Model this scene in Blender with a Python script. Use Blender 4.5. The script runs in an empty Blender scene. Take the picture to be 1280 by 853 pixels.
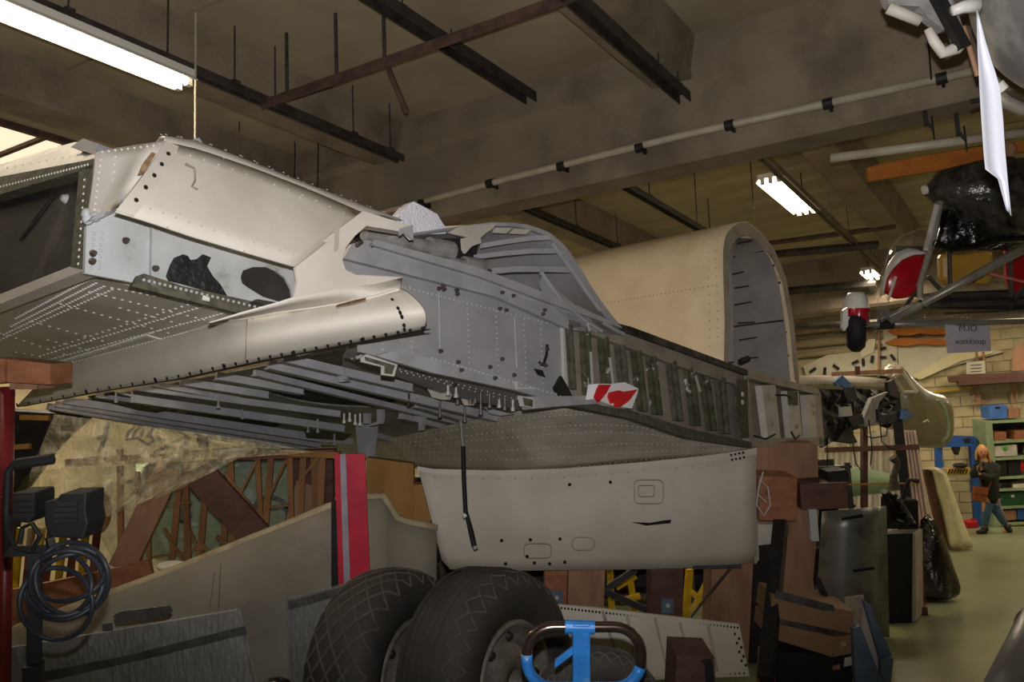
import bpy, math, random
from mathutils import Vector as V, Matrix, noise
random.seed(7)
C = bpy.context.scene.collection
# ---------------------------------------------------------------- camera
F = 1110.0
def _n(v): return v.normalized()
Yc = _n(V((690, 124, F))); Xc = -_n(V((-1830, 234, F)))
Xc = _n(Xc - Yc * Xc.dot(Yc)); Zc = Xc.cross(Yc)
CAM = V((0, 0, 1.65))
def ray(u, v):
    c = V(((u-640)/F, (v-426.5)/F, 1.0))
    return V((Xc.dot(c), Yc.dot(c), Zc.dot(c)))
cd = bpy.data.cameras.new('camera'); cam = bpy.data.objects.new('camera', cd); C.objects.link(cam)
cd.sensor_width = 36; cd.lens = F/1280*36; cd.clip_start = .05; cd.clip_end = 200
right = V((Xc.x, Yc.x, Zc.x)); down = V((Xc.y, Yc.y, Zc.y)); fwd = V((Xc.z, Yc.z, Zc.z))
R = Matrix((right, -down, -fwd)).transposed().to_4x4()
cam.matrix_world = Matrix.Translation(CAM) @ R
bpy.context.scene.camera = cam
# ---------------------------------------------------------------- world, exposure, camera flash
sc = bpy.context.scene
sc.view_settings.view_transform = 'Standard'; sc.view_settings.look = 'None'
sc.view_settings.exposure = 0.0; sc.view_settings.gamma = 1.0; sc.view_settings.use_curve_mapping = False
w = bpy.data.worlds.new('world'); sc.world = w; w.use_nodes = True
w.node_tree.nodes['Background'].inputs[0].default_value = (.55, .45, .32, 1)
w.node_tree.nodes['Background'].inputs[1].default_value = .022
def light(name, kind, loc, aim, energy, color, **k):
    l = bpy.data.lights.new(name, kind); l.energy = energy; l.color = color
    for a, b in k.items(): setattr(l, a, b)
    o = bpy.data.objects.new(name, l); C.objects.link(o); o.location = loc
    o.rotation_euler = (V(aim) - V(loc)).to_track_quat('-Z', 'Y').to_euler(); return o
FL = CAM - down*.11 + right*.0 + fwd*.02
light('camera_flash', 'SPOT', FL, FL + fwd + V((0, 0, .34)) - right*.02, 560, (1, .975, .955), spot_size=math.radians(100), spot_blend=.75, shadow_soft_size=.014)

# ---------------------------------------------------------------- mapping of measured points
def A(u, v, d): return CAM + ray(u, v)*d
def PW(u, v, ax, val):
    r = ray(u, v); return CAM + r*((val-CAM[ax])/r[ax])
PX = lambda u, v, x: PW(u, v, 0, x)
PY = lambda u, v, y: PW(u, v, 1, y)
PZ = lambda u, v, z: PW(u, v, 2, z)
S_ = _n(ray(1655, 760)); L_ = _n(ray(-500, 609)); N_ = _n(S_.cross(L_))
if N_.z < 0: N_ = -N_
L_ = _n(N_.cross(S_))
O_ = A(940, 556, 7.0)
def fW(s, l, nn): return O_ + S_*s + L_*l + N_*nn
def WP(u, v, ax, val):
    d = (S_, L_, N_)[ax]; r = ray(u, v); return CAM + r*((val-(CAM-O_).dot(d))/r.dot(d))
WS = lambda u, v, x: WP(u, v, 0, x)
WL = lambda u, v, x: WP(u, v, 1, x)
WN = lambda u, v, x: WP(u, v, 2, x)
def depth(p): return (V(p)-CAM).dot(fwd)

# ---------------------------------------------------------------- materials
def srgb(h):
    h = h.lstrip('#'); c = [int(h[i:i+2], 16)/255 for i in (0, 2, 4)]
    return tuple((x/12.92 if x <= .04045 else ((x+.055)/1.055)**2.4) for x in c) + (1,)
MATS = {}
def mat(name, col, col2=None, rough=.6, metal=0.0, scale=6, bump=0.0, bscale=40, lo=.4, hi=.65, stretch=None, spec=.4, coat=0, detail=6, third=None, tscale=3, tlo=.62, thi=.66, island=0):
    if name in MATS: return MATS[name]
    m = bpy.data.materials.new(name); MATS[name] = m; m.use_nodes = True
    nt = m.node_tree; b = nt.nodes['Principled BSDF']
    col = srgb(col) if isinstance(col, str) else col
    b.inputs['Roughness'].default_value = rough; b.inputs['Metallic'].default_value = metal
    b.inputs['Specular IOR Level'].default_value = spec; b.inputs['Coat Weight'].default_value = coat
    b.inputs['Base Color'].default_value = col
    tc = nt.nodes.new('ShaderNodeTexCoord'); mp = nt.nodes.new('ShaderNodeMapping')
    nt.links.new(tc.outputs['Object'], mp.inputs[0])
    if stretch: mp.inputs['Scale'].default_value = stretch
    out = None
    if col2:
        col2 = srgb(col2) if isinstance(col2, str) else col2
        nz = nt.nodes.new('ShaderNodeTexNoise'); nz.inputs['Scale'].default_value = scale; nz.inputs['Detail'].default_value = detail
        rp = nt.nodes.new('ShaderNodeValToRGB'); rp.color_ramp.elements[0].position = lo; rp.color_ramp.elements[1].position = hi
        rp.color_ramp.elements[0].color = col; rp.color_ramp.elements[1].color = col2
        nt.links.new(mp.outputs[0], nz.inputs['Vector']); nt.links.new(nz.outputs['Fac'], rp.inputs[0]); out = rp.outputs[0]
    if third:
        n3 = nt.nodes.new('ShaderNodeTexNoise'); n3.inputs['Scale'].default_value = tscale; n3.inputs['Detail'].default_value = 10; n3.inputs['Roughness'].default_value = .65
        r3 = nt.nodes.new('ShaderNodeValToRGB'); r3.color_ramp.elements[0].position = tlo; r3.color_ramp.elements[1].position = thi
        r3.color_ramp.elements[0].color = (0, 0, 0, 1); r3.color_ramp.elements[1].color = (1, 1, 1, 1)
        mx = nt.nodes.new('ShaderNodeMix'); mx.data_type = 'RGBA'
        nt.links.new(mp.outputs[0], n3.inputs['Vector']); nt.links.new(n3.outputs['Fac'], r3.inputs[0]); nt.links.new(r3.outputs[0], mx.inputs[0])
        if out: nt.links.new(out, mx.inputs[6])
        else: mx.inputs[6].default_value = col
        mx.inputs[7].default_value = srgb(third); out = mx.outputs[2]
    if island:
        gi = nt.nodes.new('ShaderNodeObjectInfo'); mr = nt.nodes.new('ShaderNodeMapRange')
        mr.inputs[3].default_value = 1-island; mr.inputs[4].default_value = 1+island*.5
        nt.links.new(gi.outputs['Random'], mr.inputs[0])
        hs = nt.nodes.new('ShaderNodeHueSaturation'); nt.links.new(mr.outputs[0], hs.inputs['Value'])
        if out: nt.links.new(out, hs.inputs['Color'])
        else: hs.inputs['Color'].default_value = col
        out = hs.outputs[0]
    if out: nt.links.new(out, b.inputs['Base Color'])
    if bump:
        bn = nt.nodes.new('ShaderNodeTexNoise'); bn.inputs['Scale'].default_value = bscale; bn.inputs['Detail'].default_value = 4
        bp = nt.nodes.new('ShaderNodeBump'); bp.inputs['Strength'].default_value = bump; bp.inputs['Distance'].default_value = .02
        nt.links.new(mp.outputs[0], bn.inputs['Vector']); nt.links.new(bn.outputs['Fac'], bp.inputs['Height']); nt.links.new(bp.outputs[0], b.inputs['Normal'])
    return m
def film(name, tint, cover=.35, rough=.12, bscale=9, stretch=(1, 1, 1), bump=1.0, op=.25, fine=0):
    if name in MATS: return MATS[name]
    m = bpy.data.materials.new(name); MATS[name] = m; m.use_nodes = True; nt = m.node_tree; nt.nodes.clear()
    o = nt.nodes.new('ShaderNodeOutputMaterial'); tr = nt.nodes.new('ShaderNodeBsdfTransparent'); pr = nt.nodes.new('ShaderNodeBsdfPrincipled')
    pr.inputs['Base Color'].default_value = srgb(tint); pr.inputs['Roughness'].default_value = rough; pr.inputs['Specular IOR Level'].default_value = 1.0
    tc = nt.nodes.new('ShaderNodeTexCoord'); mp = nt.nodes.new('ShaderNodeMapping'); mp.inputs['Scale'].default_value = stretch
    nz = nt.nodes.new('ShaderNodeTexNoise'); nz.inputs['Scale'].default_value = bscale; nz.inputs['Detail'].default_value = 5; nz.inputs['Distortion'].default_value = .6
    bp = nt.nodes.new('ShaderNodeBump'); bp.inputs['Strength'].default_value = bump; bp.inputs['Distance'].default_value = .06
    mr = nt.nodes.new('ShaderNodeMapRange'); mr.inputs[1].default_value = .35; mr.inputs[2].default_value = .7; mr.inputs[3].default_value = op; mr.inputs[4].default_value = cover
    mx = nt.nodes.new('ShaderNodeMixShader')
    nt.links.new(tc.outputs['Object'], mp.inputs[0]); nt.links.new(mp.outputs[0], nz.inputs['Vector'])
    nt.links.new(nz.outputs['Fac'], bp.inputs['Height']); nt.links.new(bp.outputs[0], pr.inputs['Normal'])
    nt.links.new(nz.outputs['Fac'], mr.inputs[0]); nt.links.new(mr.outputs[0], mx.inputs[0])
    nt.links.new(tr.outputs[0], mx.inputs[1]); nt.links.new(pr.outputs[0], mx.inputs[2]); nt.links.new(mx.outputs[0], o.inputs[0])
    return m
def emit(name, col, s):
    if name in MATS: return MATS[name]
    m = bpy.data.materials.new(name); MATS[name] = m; m.use_nodes = True
    b = m.node_tree.nodes['Principled BSDF']; b.inputs['Base Color'].default_value = (.8, .8, .8, 1)
    b.inputs['Emission Color'].default_value = col; b.inputs['Emission Strength'].default_value = s; return m
def wood(name, a, b, stretch, scale=8): return mat(name, a, b, rough=.65, scale=scale, stretch=stretch, lo=.35, hi=.7, bump=.25, bscale=30)

M = dict(
 concrete=mat('concrete', '#90826f', '#786b5b', rough=.9, scale=2.2, bump=.35, bscale=30, lo=.3, hi=.7, third='#675b4f', tscale=1.1, tlo=.52, thi=.75),
 slab=mat('ceiling_paint', '#aa9d84', '#998c74', rough=.9, scale=1.2, bump=.1),
 slab2=mat('ceiling_board', '#ada083', '#9d9074', rough=.85, scale=1.5, stretch=(.3, 2, 1), island=.07),
 floor=mat('floor_green', '#868b68', '#767b59', rough=.28, scale=1.3, lo=.3, hi=.7, bump=.05, bscale=6, third='#8f8f70', tscale=.8, tlo=.5, thi=.7, spec=.5),
 block=mat('painted_block', '#bdb08c', '#b0a480', rough=.8, scale=5, bump=.25, bscale=60, island=.04),
 mortar=mat('mortar', '#a99d79', '#9c906d', rough=.9),
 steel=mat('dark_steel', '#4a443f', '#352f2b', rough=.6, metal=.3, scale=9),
 rust=mat('red_oxide_steel', '#5c443a', '#43342e', rough=.7, scale=12),
 conduit=mat('cream_conduit', '#b9b09c', '#a69c88', rough=.4, scale=5),
 cream=mat('cream_paint', '#d9d2c8', '#cdc5ba', rough=.5, scale=3, third='#b8ad9d', tscale=4, tlo=.66, thi=.8, bump=.06, bscale=12),
 cream2=mat('warm_cream_paint', '#f3dcb8', '#e8cfa8', rough=.5, scale=4, third='#8b7d63', tscale=5, tlo=.68, thi=.8, bump=.05, bscale=20),
 panelw=mat('chalky_white_paint', '#c6beb2', '#bbb2a5', rough=.7, scale=3, bump=.12, bscale=50),
 skin=mat('grey_skin', '#c2bbb2', '#b0a9a1', rough=.5, scale=3, bump=.06, bscale=15),
 skin2=mat('lower_skin', '#bdb5a9', '#aaa297', rough=.5, scale=4, bump=.12, bscale=20),
 rivet=mat('light_rivet', '#d8d5cf', rough=.4),
 rivetg=mat('grey_rivet', '#b9b7b3', rough=.5),
 hole=mat('dark_hole', '#14110f', rough=.9),
 grey=mat('blue_grey_primer', '#9c9b9f', '#8f8e92', rough=.55, scale=4, third='#757173', tscale=7, tlo=.62, thi=.78, bump=.08, bscale=20),
 grey2=mat('worn_light_primer', '#b4b8ba', '#a0a3a3', rough=.6, scale=4, third='#7a7466', tscale=4, tlo=.57, thi=.72, bump=.1, bscale=20),
 cap=mat('spar_cap_grey', '#a3a2a7', '#949398', rough=.5, scale=6, bump=.05),
 dirty=mat('dirty_web', '#958b80', '#7f766c', rough=.75, scale=5, third='#a09c98', tscale=5, tlo=.6, thi=.72, bump=.15),
 green=mat('corroded_green', '#55553f', '#3c3c2c', rough=.85, scale=16, third='#c9cac6', tscale=11, tlo=.6, thi=.66, bump=.5, bscale=50),
 green2=mat('green_strip', '#5c594b', '#454336', rough=.8, scale=25, bump=.4, bscale=60, third='#8f8b78', tscale=20, tlo=.64, thi=.72),
 black=mat('black_rubber', '#2c2826', '#1c1918', rough=.7, scale=3, third='#5a544e', tscale=2.2, tlo=.55, thi=.8, bump=.3, bscale=8),
 peel=mat('peeled_black', '#232324', '#16161a', rough=.5, scale=12, bump=.8, bscale=30),
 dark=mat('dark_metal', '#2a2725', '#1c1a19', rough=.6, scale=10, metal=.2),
 matt=mat('matt_black', '#121213', '#1a1a1c', rough=.7),
 gloss=mat('black_film', '#0c0b0b', rough=.18, bump=.9, bscale=14, spec=.8),
 bolt=mat('brown_bolt', '#5f534e', '#47403d', rough=.5, metal=.4, scale=30),
 pipe=mat('grey_pipe', '#8f8d8c', '#77736f', rough=.7, scale=12, bump=.3, bscale=50),
 foam=mat('white_foam', '#eceaf2', '#e0dfea', rough=.8, bump=.5, bscale=70),
 frame=mat('beige_frame', '#a3988a', '#8f8578', rough=.7, scale=5, third='#6f665c', tscale=5, tlo=.58, thi=.75),
 bracket=mat('white_bracket', '#c5bfb5', '#b3ada3', rough=.6, scale=6),
 tire=mat('tire_rubber', '#3c3835', '#2b2826', rough=.75, scale=3, bump=.2, bscale=60),
 tire2=mat('tire_groove', '#565049', '#46413c', rough=.85, scale=8),
 hub=mat('hub_grey', '#7b746d', '#5f5953', rough=.55, metal=.3, scale=9, third='#9a948d', tscale=9, tlo=.68, thi=.74, bump=.3),
 blue=mat('blue_paint', '#2f7fd0', '#2568ad', rough=.35, scale=14, third='#7fa6c8', tscale=9, tlo=.62, thi=.75),
 chrome=mat('bare_tube', '#77655e', '#5a4a45', rough=.22, metal=.9, scale=8),
 timber=wood('timber', '#a37a60', '#86614a', (1, 1, .12)),
 timberx=wood('timber_block', '#a06a4b', '#875437', (.3, 3, 4), 5),
 timberd=wood('dark_timber', '#644338', '#4b322a', (.3, 2, 3), 5),
 ply=wood('orange_ply', '#a97a3c', '#8f6430', (1, 1, .3), 4),
 stick=wood('spruce_stick', '#94693f', '#764f2d', (1, 1, .2)),
 rail_red=mat('rail_red', '#7a4236', '#61332a', rough=.6, scale=6),
 redpole=mat('red_pole', '#7a2424', '#5f1a1c', rough=.4, scale=6),
 cloth=mat('grey_fabric', '#8b8375', '#7c7567', rough=.9, scale=2, third='#645d54', tscale=1.6, tlo=.58, thi=.8, bump=.1, bscale=80),
 clothe=mat('cream_edge', '#b5a584', '#9c8d70', rough=.85, scale=9),
 red=mat('crimson', '#c0203a', '#a81a32', rough=.5, scale=5),
 silver=mat('silver_stripe', '#a09aa4', '#8d8792', rough=.45, metal=.2),
 tapew=mat('tape_white', '#ecebee', rough=.4), taper=mat('tape_red', '#d11c2c', rough=.4),
 duct=mat('duct_tape', '#4d4a48', '#3a3836', rough=.45, scale=9, bump=.3),
 alu=mat('aluminium_sheet', '#74746f', '#60605d', rough=.36, metal=.4, scale=3, third='#3e3c3a', tscale=3, tlo=.5, thi=.7),
 card=mat('cardboard', '#8b6b4f', '#7c5e44', rough=.85, scale=3),
 steelb=mat('blue_grey_steel', '#5e6e84', '#4f5d70', rough=.5, scale=5),
 curtain=mat('white_curtain', '#e3dccb', '#d6cdba', rough=.9, scale=5),
 wrap=mat('cream_wrap', '#cfc8a4', '#bdb58f', rough=.35, scale=5, bump=.6, bscale=10),
 gfus=mat('pale_green_paint', '#8aa37f', '#7b946f', rough=.45, scale=3),
 olive=mat('olive_grey_paint', '#7d765a', '#6c664b', rough=.35, scale=2, coat=.2),
 wing=mat('off_white_wing', '#c9c3b0', '#bbb49f', rough=.55, scale=2),
 wingc=mat('cream_wing', '#d8cfa9', '#cbc196', rough=.5, scale=2),
 prop=wood('varnished_wood', '#b8702c', '#9c581c', (.5, 2, 2), 4),
 yellow=mat('yellow_paint', '#d6b021', '#b38f16', rough=.5), yellowb=mat('yellow_seat', '#b98f3d', '#a07a30', rough=.4, scale=4),
 orange=mat('orange_ball', '#d68c1c', '#c07a14', rough=.4),
 redpaint=mat('red_gloss', '#b21420', '#98101a', rough=.25, coat=.5), white=mat('white_gloss', '#dcd8cf', rough=.35),
 tubeg=mat('grey_tube', '#9a948a', '#857f76', rough=.35, metal=.4, scale=6),
 engine=mat('engine_cowl', '#9b9b9c', '#858586', rough=.4, metal=.35, scale=3, bump=.12, bscale=12, third='#bcbcbc', tscale=2, tlo=.55, thi=.7),
 paper=mat('white_paper', '#e6e7f2', rough=.7), sign=mat('lilac_paper', '#b9b2bd', '#aea7b2', rough=.8),
 ink=mat('ink', '#4c4650', rough=.9),
 shelfg=mat('shelf_green', '#8fa07f', '#82936f', rough=.5), bag=mat('brown_leather', '#8c4a26', '#74391b', rough=.5, scale=20),
 jacket=mat('dark_jacket', '#20221d', '#161713', rough=.85, scale=20), jeans=mat('blue_jeans', '#46637f', '#36506a', rough=.85, scale=14),
 boot=mat('dark_boot', '#1d1a19', rough=.5), skinp=mat('skin_tone', '#c08a66', '#b47e5b', rough=.6, scale=9), hair=mat('blond_hair', '#b98e4a', '#94692f', rough=.6, scale=30, stretch=(4, 4, .6)),
 greencrate=mat('green_crate', '#1e4a30', rough=.5), redcan=mat('red_plastic', '#a81a1e', rough=.4), bluecrate=mat('blue_crate', '#2c57a0', rough=.5),
 engblk=mat('black_engine', '#201e1c', '#121110', rough=.4, metal=.4, scale=20, bump=.5, bscale=30),
 masking=mat('blue_masking', '#4c76b2', '#3c6299', rough=.7), rag=mat('dark_blue_rag', '#20242e', '#161a22', rough=.8, scale=8),
 crumple=mat('crumpled_metal', '#55524f', '#2c2a28', rough=.5, metal=.4, scale=9, bump=.6, bscale=14, third='#141312', tscale=6, tlo=.5, thi=.62),
 pink=mat('pink_strap', '#c26a60', '#b35c52'),
 liner=mat('cowl_liner', '#9a9691', '#8b8783', rough=.6, scale=4), whitefilm=film('white_film', '#cfd0c8', .5, .15, 7, (1, 1, 1), 1.0, .12),
 gfus2=mat('fuselage_green', '#a3bd92', '#93ad82', rough=.4, scale=3), cover=film('engine_film', '#8d8578', .3, .1, 14, (1, 1, 1), 1.0, .05),
 wrapped=mat('wrapped_grey', '#77736e', '#67635f', rough=.6, scale=5),
 brownstain=mat('rust_stain', '#7a5a3c', '#a58a68', rough=.9, scale=30),
 plastic=film('plastic_film', '#f0e2ba', .6, .3, 8, (2.5, 2.5, .35), .5, .2),
 plasticc=film('clear_film', '#b0b0b0', .5, .09, 12, (4, 4, .7), 1.0, .2),
 screen=film('windscreen', '#a59d84', .35, .08, 1, (1, 1, 1), .1, .22),
 dome=film('dusty_sheeting', '#a5997c', .5, .25, 4, (1, 1, 1), .6, .18),
)

# ---------------------------------------------------------------- geometry collector
class G:
    def __init__(s): s.v = []; s.f = []
    def add(s, vs, fs):
        o = len(s.v); s.v += [V(x) for x in vs]; s.f += [tuple(i+o for i in f) for f in fs]; return s
    def prism(s, pts, off):
        pts = [V(p) for p in pts]; n = len(pts); off = V(off)
        return s.add(pts + [p+off for p in pts], [tuple(range(n)), tuple(range(2*n-1, n-1, -1))] + [((i+1) % n, i, n+i, n+(i+1) % n) for i in range(n)])
    def obox(s, c, ax, h):
        c = V(c); a, b, d = [V(x).normalized()*k for x, k in zip(ax, h)]
        return s.prism([c-a-b-d, c+a-b-d, c+a+b-d, c-a+b-d], d*2)
    def box(s, lo, hi):
        lo = V(lo); hi = V(hi); return s.obox((lo+hi)/2, ((1, 0, 0), (0, 1, 0), (0, 0, 1)), (hi-lo)/2)
    def bar(s, a, b, w, h, up=(0, 0, 1)):
        a = V(a); b = V(b); d = (b-a); x = d.normalized(); y = V(up).cross(x)
        if y.length < 1e-4: y = V((1, 0, 0)).cross(x)
        y.normalize(); z = x.cross(y); return s.obox((a+b)/2, (x, y, z), (d.length/2, w/2, h/2))
    def tube(s, pts, r, n=10, closed=False, cap=True):
        pts = [V(p) for p in pts]; m = len(pts); rs = r if isinstance(r, (list, tuple)) else [r]*m
        rings = []; prev = None
        for i, p in enumerate(pts):
            if closed: t = pts[(i+1) % m] - pts[i-1]
            else: t = pts[min(i+1, m-1)] - pts[max(i-1, 0)]
            t.normalize()
            if prev is None:
                a = t.cross(V((0, 0, 1)));
                if a.length < .05: a = t.cross(V((1, 0, 0)))
            else: a = prev - t*prev.dot(t)
            a.normalize(); prev = a; b = t.cross(a)
            rings.append([p + (a*math.cos(2*math.pi*k/n) + b*math.sin(2*math.pi*k/n))*rs[i] for k in range(n)])
        fs = []
        for i in range(m if closed else m-1):
            j = (i+1) % m
            for k in range(n): fs.append((i*n+k, i*n+(k+1) % n, j*n+(k+1) % n, j*n+k))
        if cap and not closed: fs += [tuple(range(n-1, -1, -1)), tuple((m-1)*n+k for k in range(n))]
        return s.add([q for r_ in rings for q in r_], fs)
    def grid(s, rows, thick=None, off=None):
        nr = len(rows); nc = len(rows[0]); vs = [V(p) for r in rows for p in r]
        fs = [(i*nc+j, i*nc+j+1, (i+1)*nc+j+1, (i+1)*nc+j) for i in range(nr-1) for j in range(nc-1)]
        if off is None: return s.add(vs, fs)
        off = V(off); k = len(vs); fs2 = [tuple(x+k for x in f[::-1]) for f in fs]
        bd = [j for j in range(nc)] + [i*nc+nc-1 for i in range(1, nr)] + [(nr-1)*nc+j for j in range(nc-2, -1, -1)] + [i*nc for i in range(nr-2, 0, -1)]
        sd = [(bd[(i+1) % len(bd)], bd[i], bd[i]+k, bd[(i+1) % len(bd)]+k) for i in range(len(bd))]
        return s.add(vs + [p+off for p in vs], fs+fs2+sd)
    def ell(s, c, ax, r, nu=16, nv=10, v0=0, v1=math.pi):
        c = V(c); a, b, d = [V(x).normalized()*k for x, k in zip(ax, r)]; rows = []
        for i in range(nv+1):
            t = v0+(v1-v0)*i/nv; rows.append([c + d*math.cos(t) + (a*math.cos(2*math.pi*j/nu) + b*math.sin(2*math.pi*j/nu))*math.sin(t) for j in range(nu+1)])
        return s.grid(rows)
    def rev(s, c, axis, prof, n=32):
        c = V(c); x = V(axis).normalized(); a = x.cross(V((0, 0, 1)));
        if a.length < .05: a = x.cross(V((1, 0, 0)))
        a.normalize(); b = x.cross(a); m = len(prof)
        vs = [c + x*h + (a*math.cos(2*math.pi*k/n)+b*math.sin(2*math.pi*k/n))*r for h, r in prof for k in range(n)]
        return s.add(vs, [(i*n+k, i*n+(k+1) % n, (i+1)*n+(k+1) % n, (i+1)*n+k) for i in range(m-1) for k in range(n)])
    def disc(s, p, nrm, r, h, n=6):
        p = V(p); z = V(nrm).normalized(); a = z.orthogonal().normalized(); b = z.cross(a)
        bs = [p+(a*math.cos(2*math.pi*k/n)+b*math.sin(2*math.pi*k/n))*r for k in range(n)]
        tp = [p+z*h+(a*math.cos(2*math.pi*k/n)+b*math.sin(2*math.pi*k/n))*r*.6 for k in range(n)]
        return s.add(bs+tp, [tuple(range(n, 2*n))]+[(k, (k+1) % n, n+(k+1) % n, n+k) for k in range(n)])
PEND = []
ROOTLOC = {}
def link(name, g, m, root=None, parent=None, kind=None, label=None, smooth=False, bevel=0, sub=0, solid=0):
    if kind != 'structure':
        for p in g.v:
            if p.z < .002: p.z = .002
    me = bpy.data.meshes.new(name)
    if root is None and parent is None:
        lo = V([min(p[i] for p in g.v) for i in range(3)]); hi = V([max(p[i] for p in g.v) for i in range(3)])
        org = V(((lo.x+hi.x)/2, (lo.y+hi.y)/2, lo.z))
    else: org = ROOTLOC[parent or root]
    me.from_pydata([tuple(p-org) for p in g.v], [], g.f); me.update()
    if smooth:
        for p in me.polygons: p.use_smooth = True
    me.materials.append(m)
    o = bpy.data.objects.new(name, me); C.objects.link(o)
    if root is None and parent is None: o.location = org
    else: o.parent = bpy.data.objects[parent or root] if isinstance(parent or root, str) else (parent or root)
    ROOTLOC[o] = org
    if kind: o['kind'] = kind
    if label: o['label'] = label
    if bevel:
        b = o.modifiers.new('bevel', 'BEVEL'); b.width = bevel; b.segments = 2; b.limit_method = 'ANGLE'
    if solid:
        b = o.modifiers.new('solid', 'SOLIDIFY'); b.thickness = solid; b.offset = 0
    if sub:
        b = o.modifiers.new('sub', 'SUBSURF'); b.levels = sub; b.render_levels = sub
    return o
def T(name, label, cat, loc, group=None, kind=None):
    o = bpy.data.objects.new(name, None); C.objects.link(o); o.location = loc; o.empty_display_size = .1
    if kind: o['kind'] = kind
    else: o['label'] = label; o['category'] = cat
    if group: o['group'] = group
    ROOTLOC[o] = V(loc); return o
def one(name, label, cat, g, m, group=None, **k):
    o = link(name, g, m, **k); o['label'] = label; o['category'] = cat
    if group: o['group'] = group
    return o
def struct(name, g, m, **k):
    return link(name, g, m, kind='structure', **k)
def cp(o, delta, label=None, group=None):
    c = o.copy(); C.objects.link(c); c.location = o.location + V(delta)
    if label: c['label'] = label
    if group: c['group'] = group
    for ch in list(o.children):
        d = ch.copy(); C.objects.link(d); d.parent = c
        for g2 in ch.children:
            e = g2.copy(); C.objects.link(e); e.parent = d
    return c
def lerp(a, b, t): return a+(b-a)*t
def poly_at(pts, t):
    """point at parameter t (0..1) by arc length on a list of tuples"""
    ls = [math.dist(pts[i], pts[i+1]) for i in range(len(pts)-1)]; tot = sum(ls); s = t*tot
    for i, l in enumerate(ls):
        if s <= l or i == len(ls)-1:
            k = s/l if l else 0; return tuple(lerp(x, y, k) for x, y in zip(pts[i], pts[i+1]))
        s -= l
def res(pts, n): return [poly_at(pts, i/(n-1)) for i in range(n)]
def text(s, c, xdir, ydir, size, m, parent, name='lettering', mirror=False, ext=.001):
    cu = bpy.data.curves.new('t', 'FONT'); cu.body = s; cu.size = size; cu.align_x = 'CENTER'; cu.align_y = 'CENTER'; cu.extrude = ext
    to = bpy.data.objects.new('t', cu); C.objects.link(to); dg = bpy.context.evaluated_depsgraph_get(); me = bpy.data.meshes.new_from_object(to.evaluated_get(dg))
    bpy.data.objects.remove(to); x = V(xdir).normalized(); y = V(ydir).normalized(); z = x.cross(y)
    org = ROOTLOC[parent]
    for v in me.vertices:
        q = v.co.copy(); v.co = V(c) + x*(-q.x if mirror else q.x) + y*q.y + z*q.z - org
    me.materials.clear(); me.materials.append(m); o = bpy.data.objects.new(name, me); C.objects.link(o); o.parent = parent; return o

# ================================================================ SETTING
struct('floor', G().box((-14, -4, -.1), (6, 21.2, 0)), M['floor'])
# ceiling: root slab with panels
ce = struct('ceiling', G().box((-14, -4, 5.06), (6, 21.2, 5.2)), M['slab'])
y = -3.8
for a, b in [(-3.8, -1.2), (-1.16, 1.4), (1.44, 4.0), (4.04, 6.62)]:
    link('ceiling_panel', G().box((-14, a, 5.0), (6, b, 5.06)), M['slab'], parent=ce)
g0 = None; y = 6.98
while y < 20.9:
    if g0 is None:
        g0 = link('ceiling_panel', G().box((-14, y, 5.0), (6, y+.56, 5.055)), M['slab2'], parent=ce); y0 = y
    else:
        c = g0.copy(); C.objects.link(c); c.location.y += y-y0
    y += .59
# tee stems under the slab
def stem(x, y0, y1, z0=4.7, name='ceiling_stem'):
    w0, w1 = .17, .24
    return G().add([(x-w0, y0, z0), (x+w0, y0, z0), (x+w1, y0, 5.0), (x-w1, y0, 5.0), (x-w0, y1, z0), (x+w0, y1, z0), (x+w1, y1, 5.0), (x-w1, y1, 5.0)],
                   [(0, 1, 2, 3), (7, 6, 5, 4), (0, 4, 5, 1), (1, 5, 6, 2), (2, 6, 7, 3), (3, 7, 4, 0)])
for x in (-11.4, -6.85, -5.38, -2.4, .6, 3.6):
    link('ceiling_stem', stem(x, -4, 6.6, 4.66), M['concrete'], parent=ce)
for x in (-11.2, -8.2, -5.2, -1.75, 1.2, 4.2):
    link('ceiling_stem', stem(x, 7.0, 15.95, 4.6), M['concrete'], parent=ce)
def cbeam(n, y0, y1, z0):
    g = G(); sec = [(y0+.05, z0), (y1-.05, z0), (y1, z0+.05), (y1, 5.0), (y0-.06, 5.0), (y0-.06, z0+.72), (y0, z0+.66), (y0, z0+.05)]
    g.prism([(-14, a, b) for a, b in sec], (20, 0, 0)); struct(n, g, M['concrete'])
cbeam('trim_1', 6.62, 7.02, 4.0)
cbeam('trim_2', 16.0, 16.5, 4.05)
cbeam('trim_3', 20.5, 20.95, 4.3)
# walls
wb = struct('wall_back', G().box((-14, 21.02, 0), (6, 21.3, 5.0)), M['mortar'])
bb = G(); k = 0; proto = None
for r in range(22):
    x = -14 + (r % 2)*.22
    while x < 5.9:
        z = .015+r*.222
        big = (-3.6 < x < 1.2) and z > .4 and k < 300
        if big:
            if proto is None:
                proto = link('block', G().box((x, 20.995, z), (x+.43, 21.03, z+.207)), M['block'], parent=wb); p0 = (x, z)
            else:
                c = proto.copy(); C.objects.link(c); c.location = c.location + V((x-p0[0], 0, z-p0[1]))
            k += 1
        else: bb.box((x, 20.995, z), (min(x+.43, 6), 21.03, z+.207))
        x += .445
link('block', bb, M['block'], parent=wb, kind='stuff')
struct('wall_left', G().box((-12.3, -4, 0), (-12.0, 21.2, 5.0)), M['block'])
struct('wall_right', G().box((6, -4, 0), (6.3, 21.2, 5.0)), M['block'])
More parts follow.
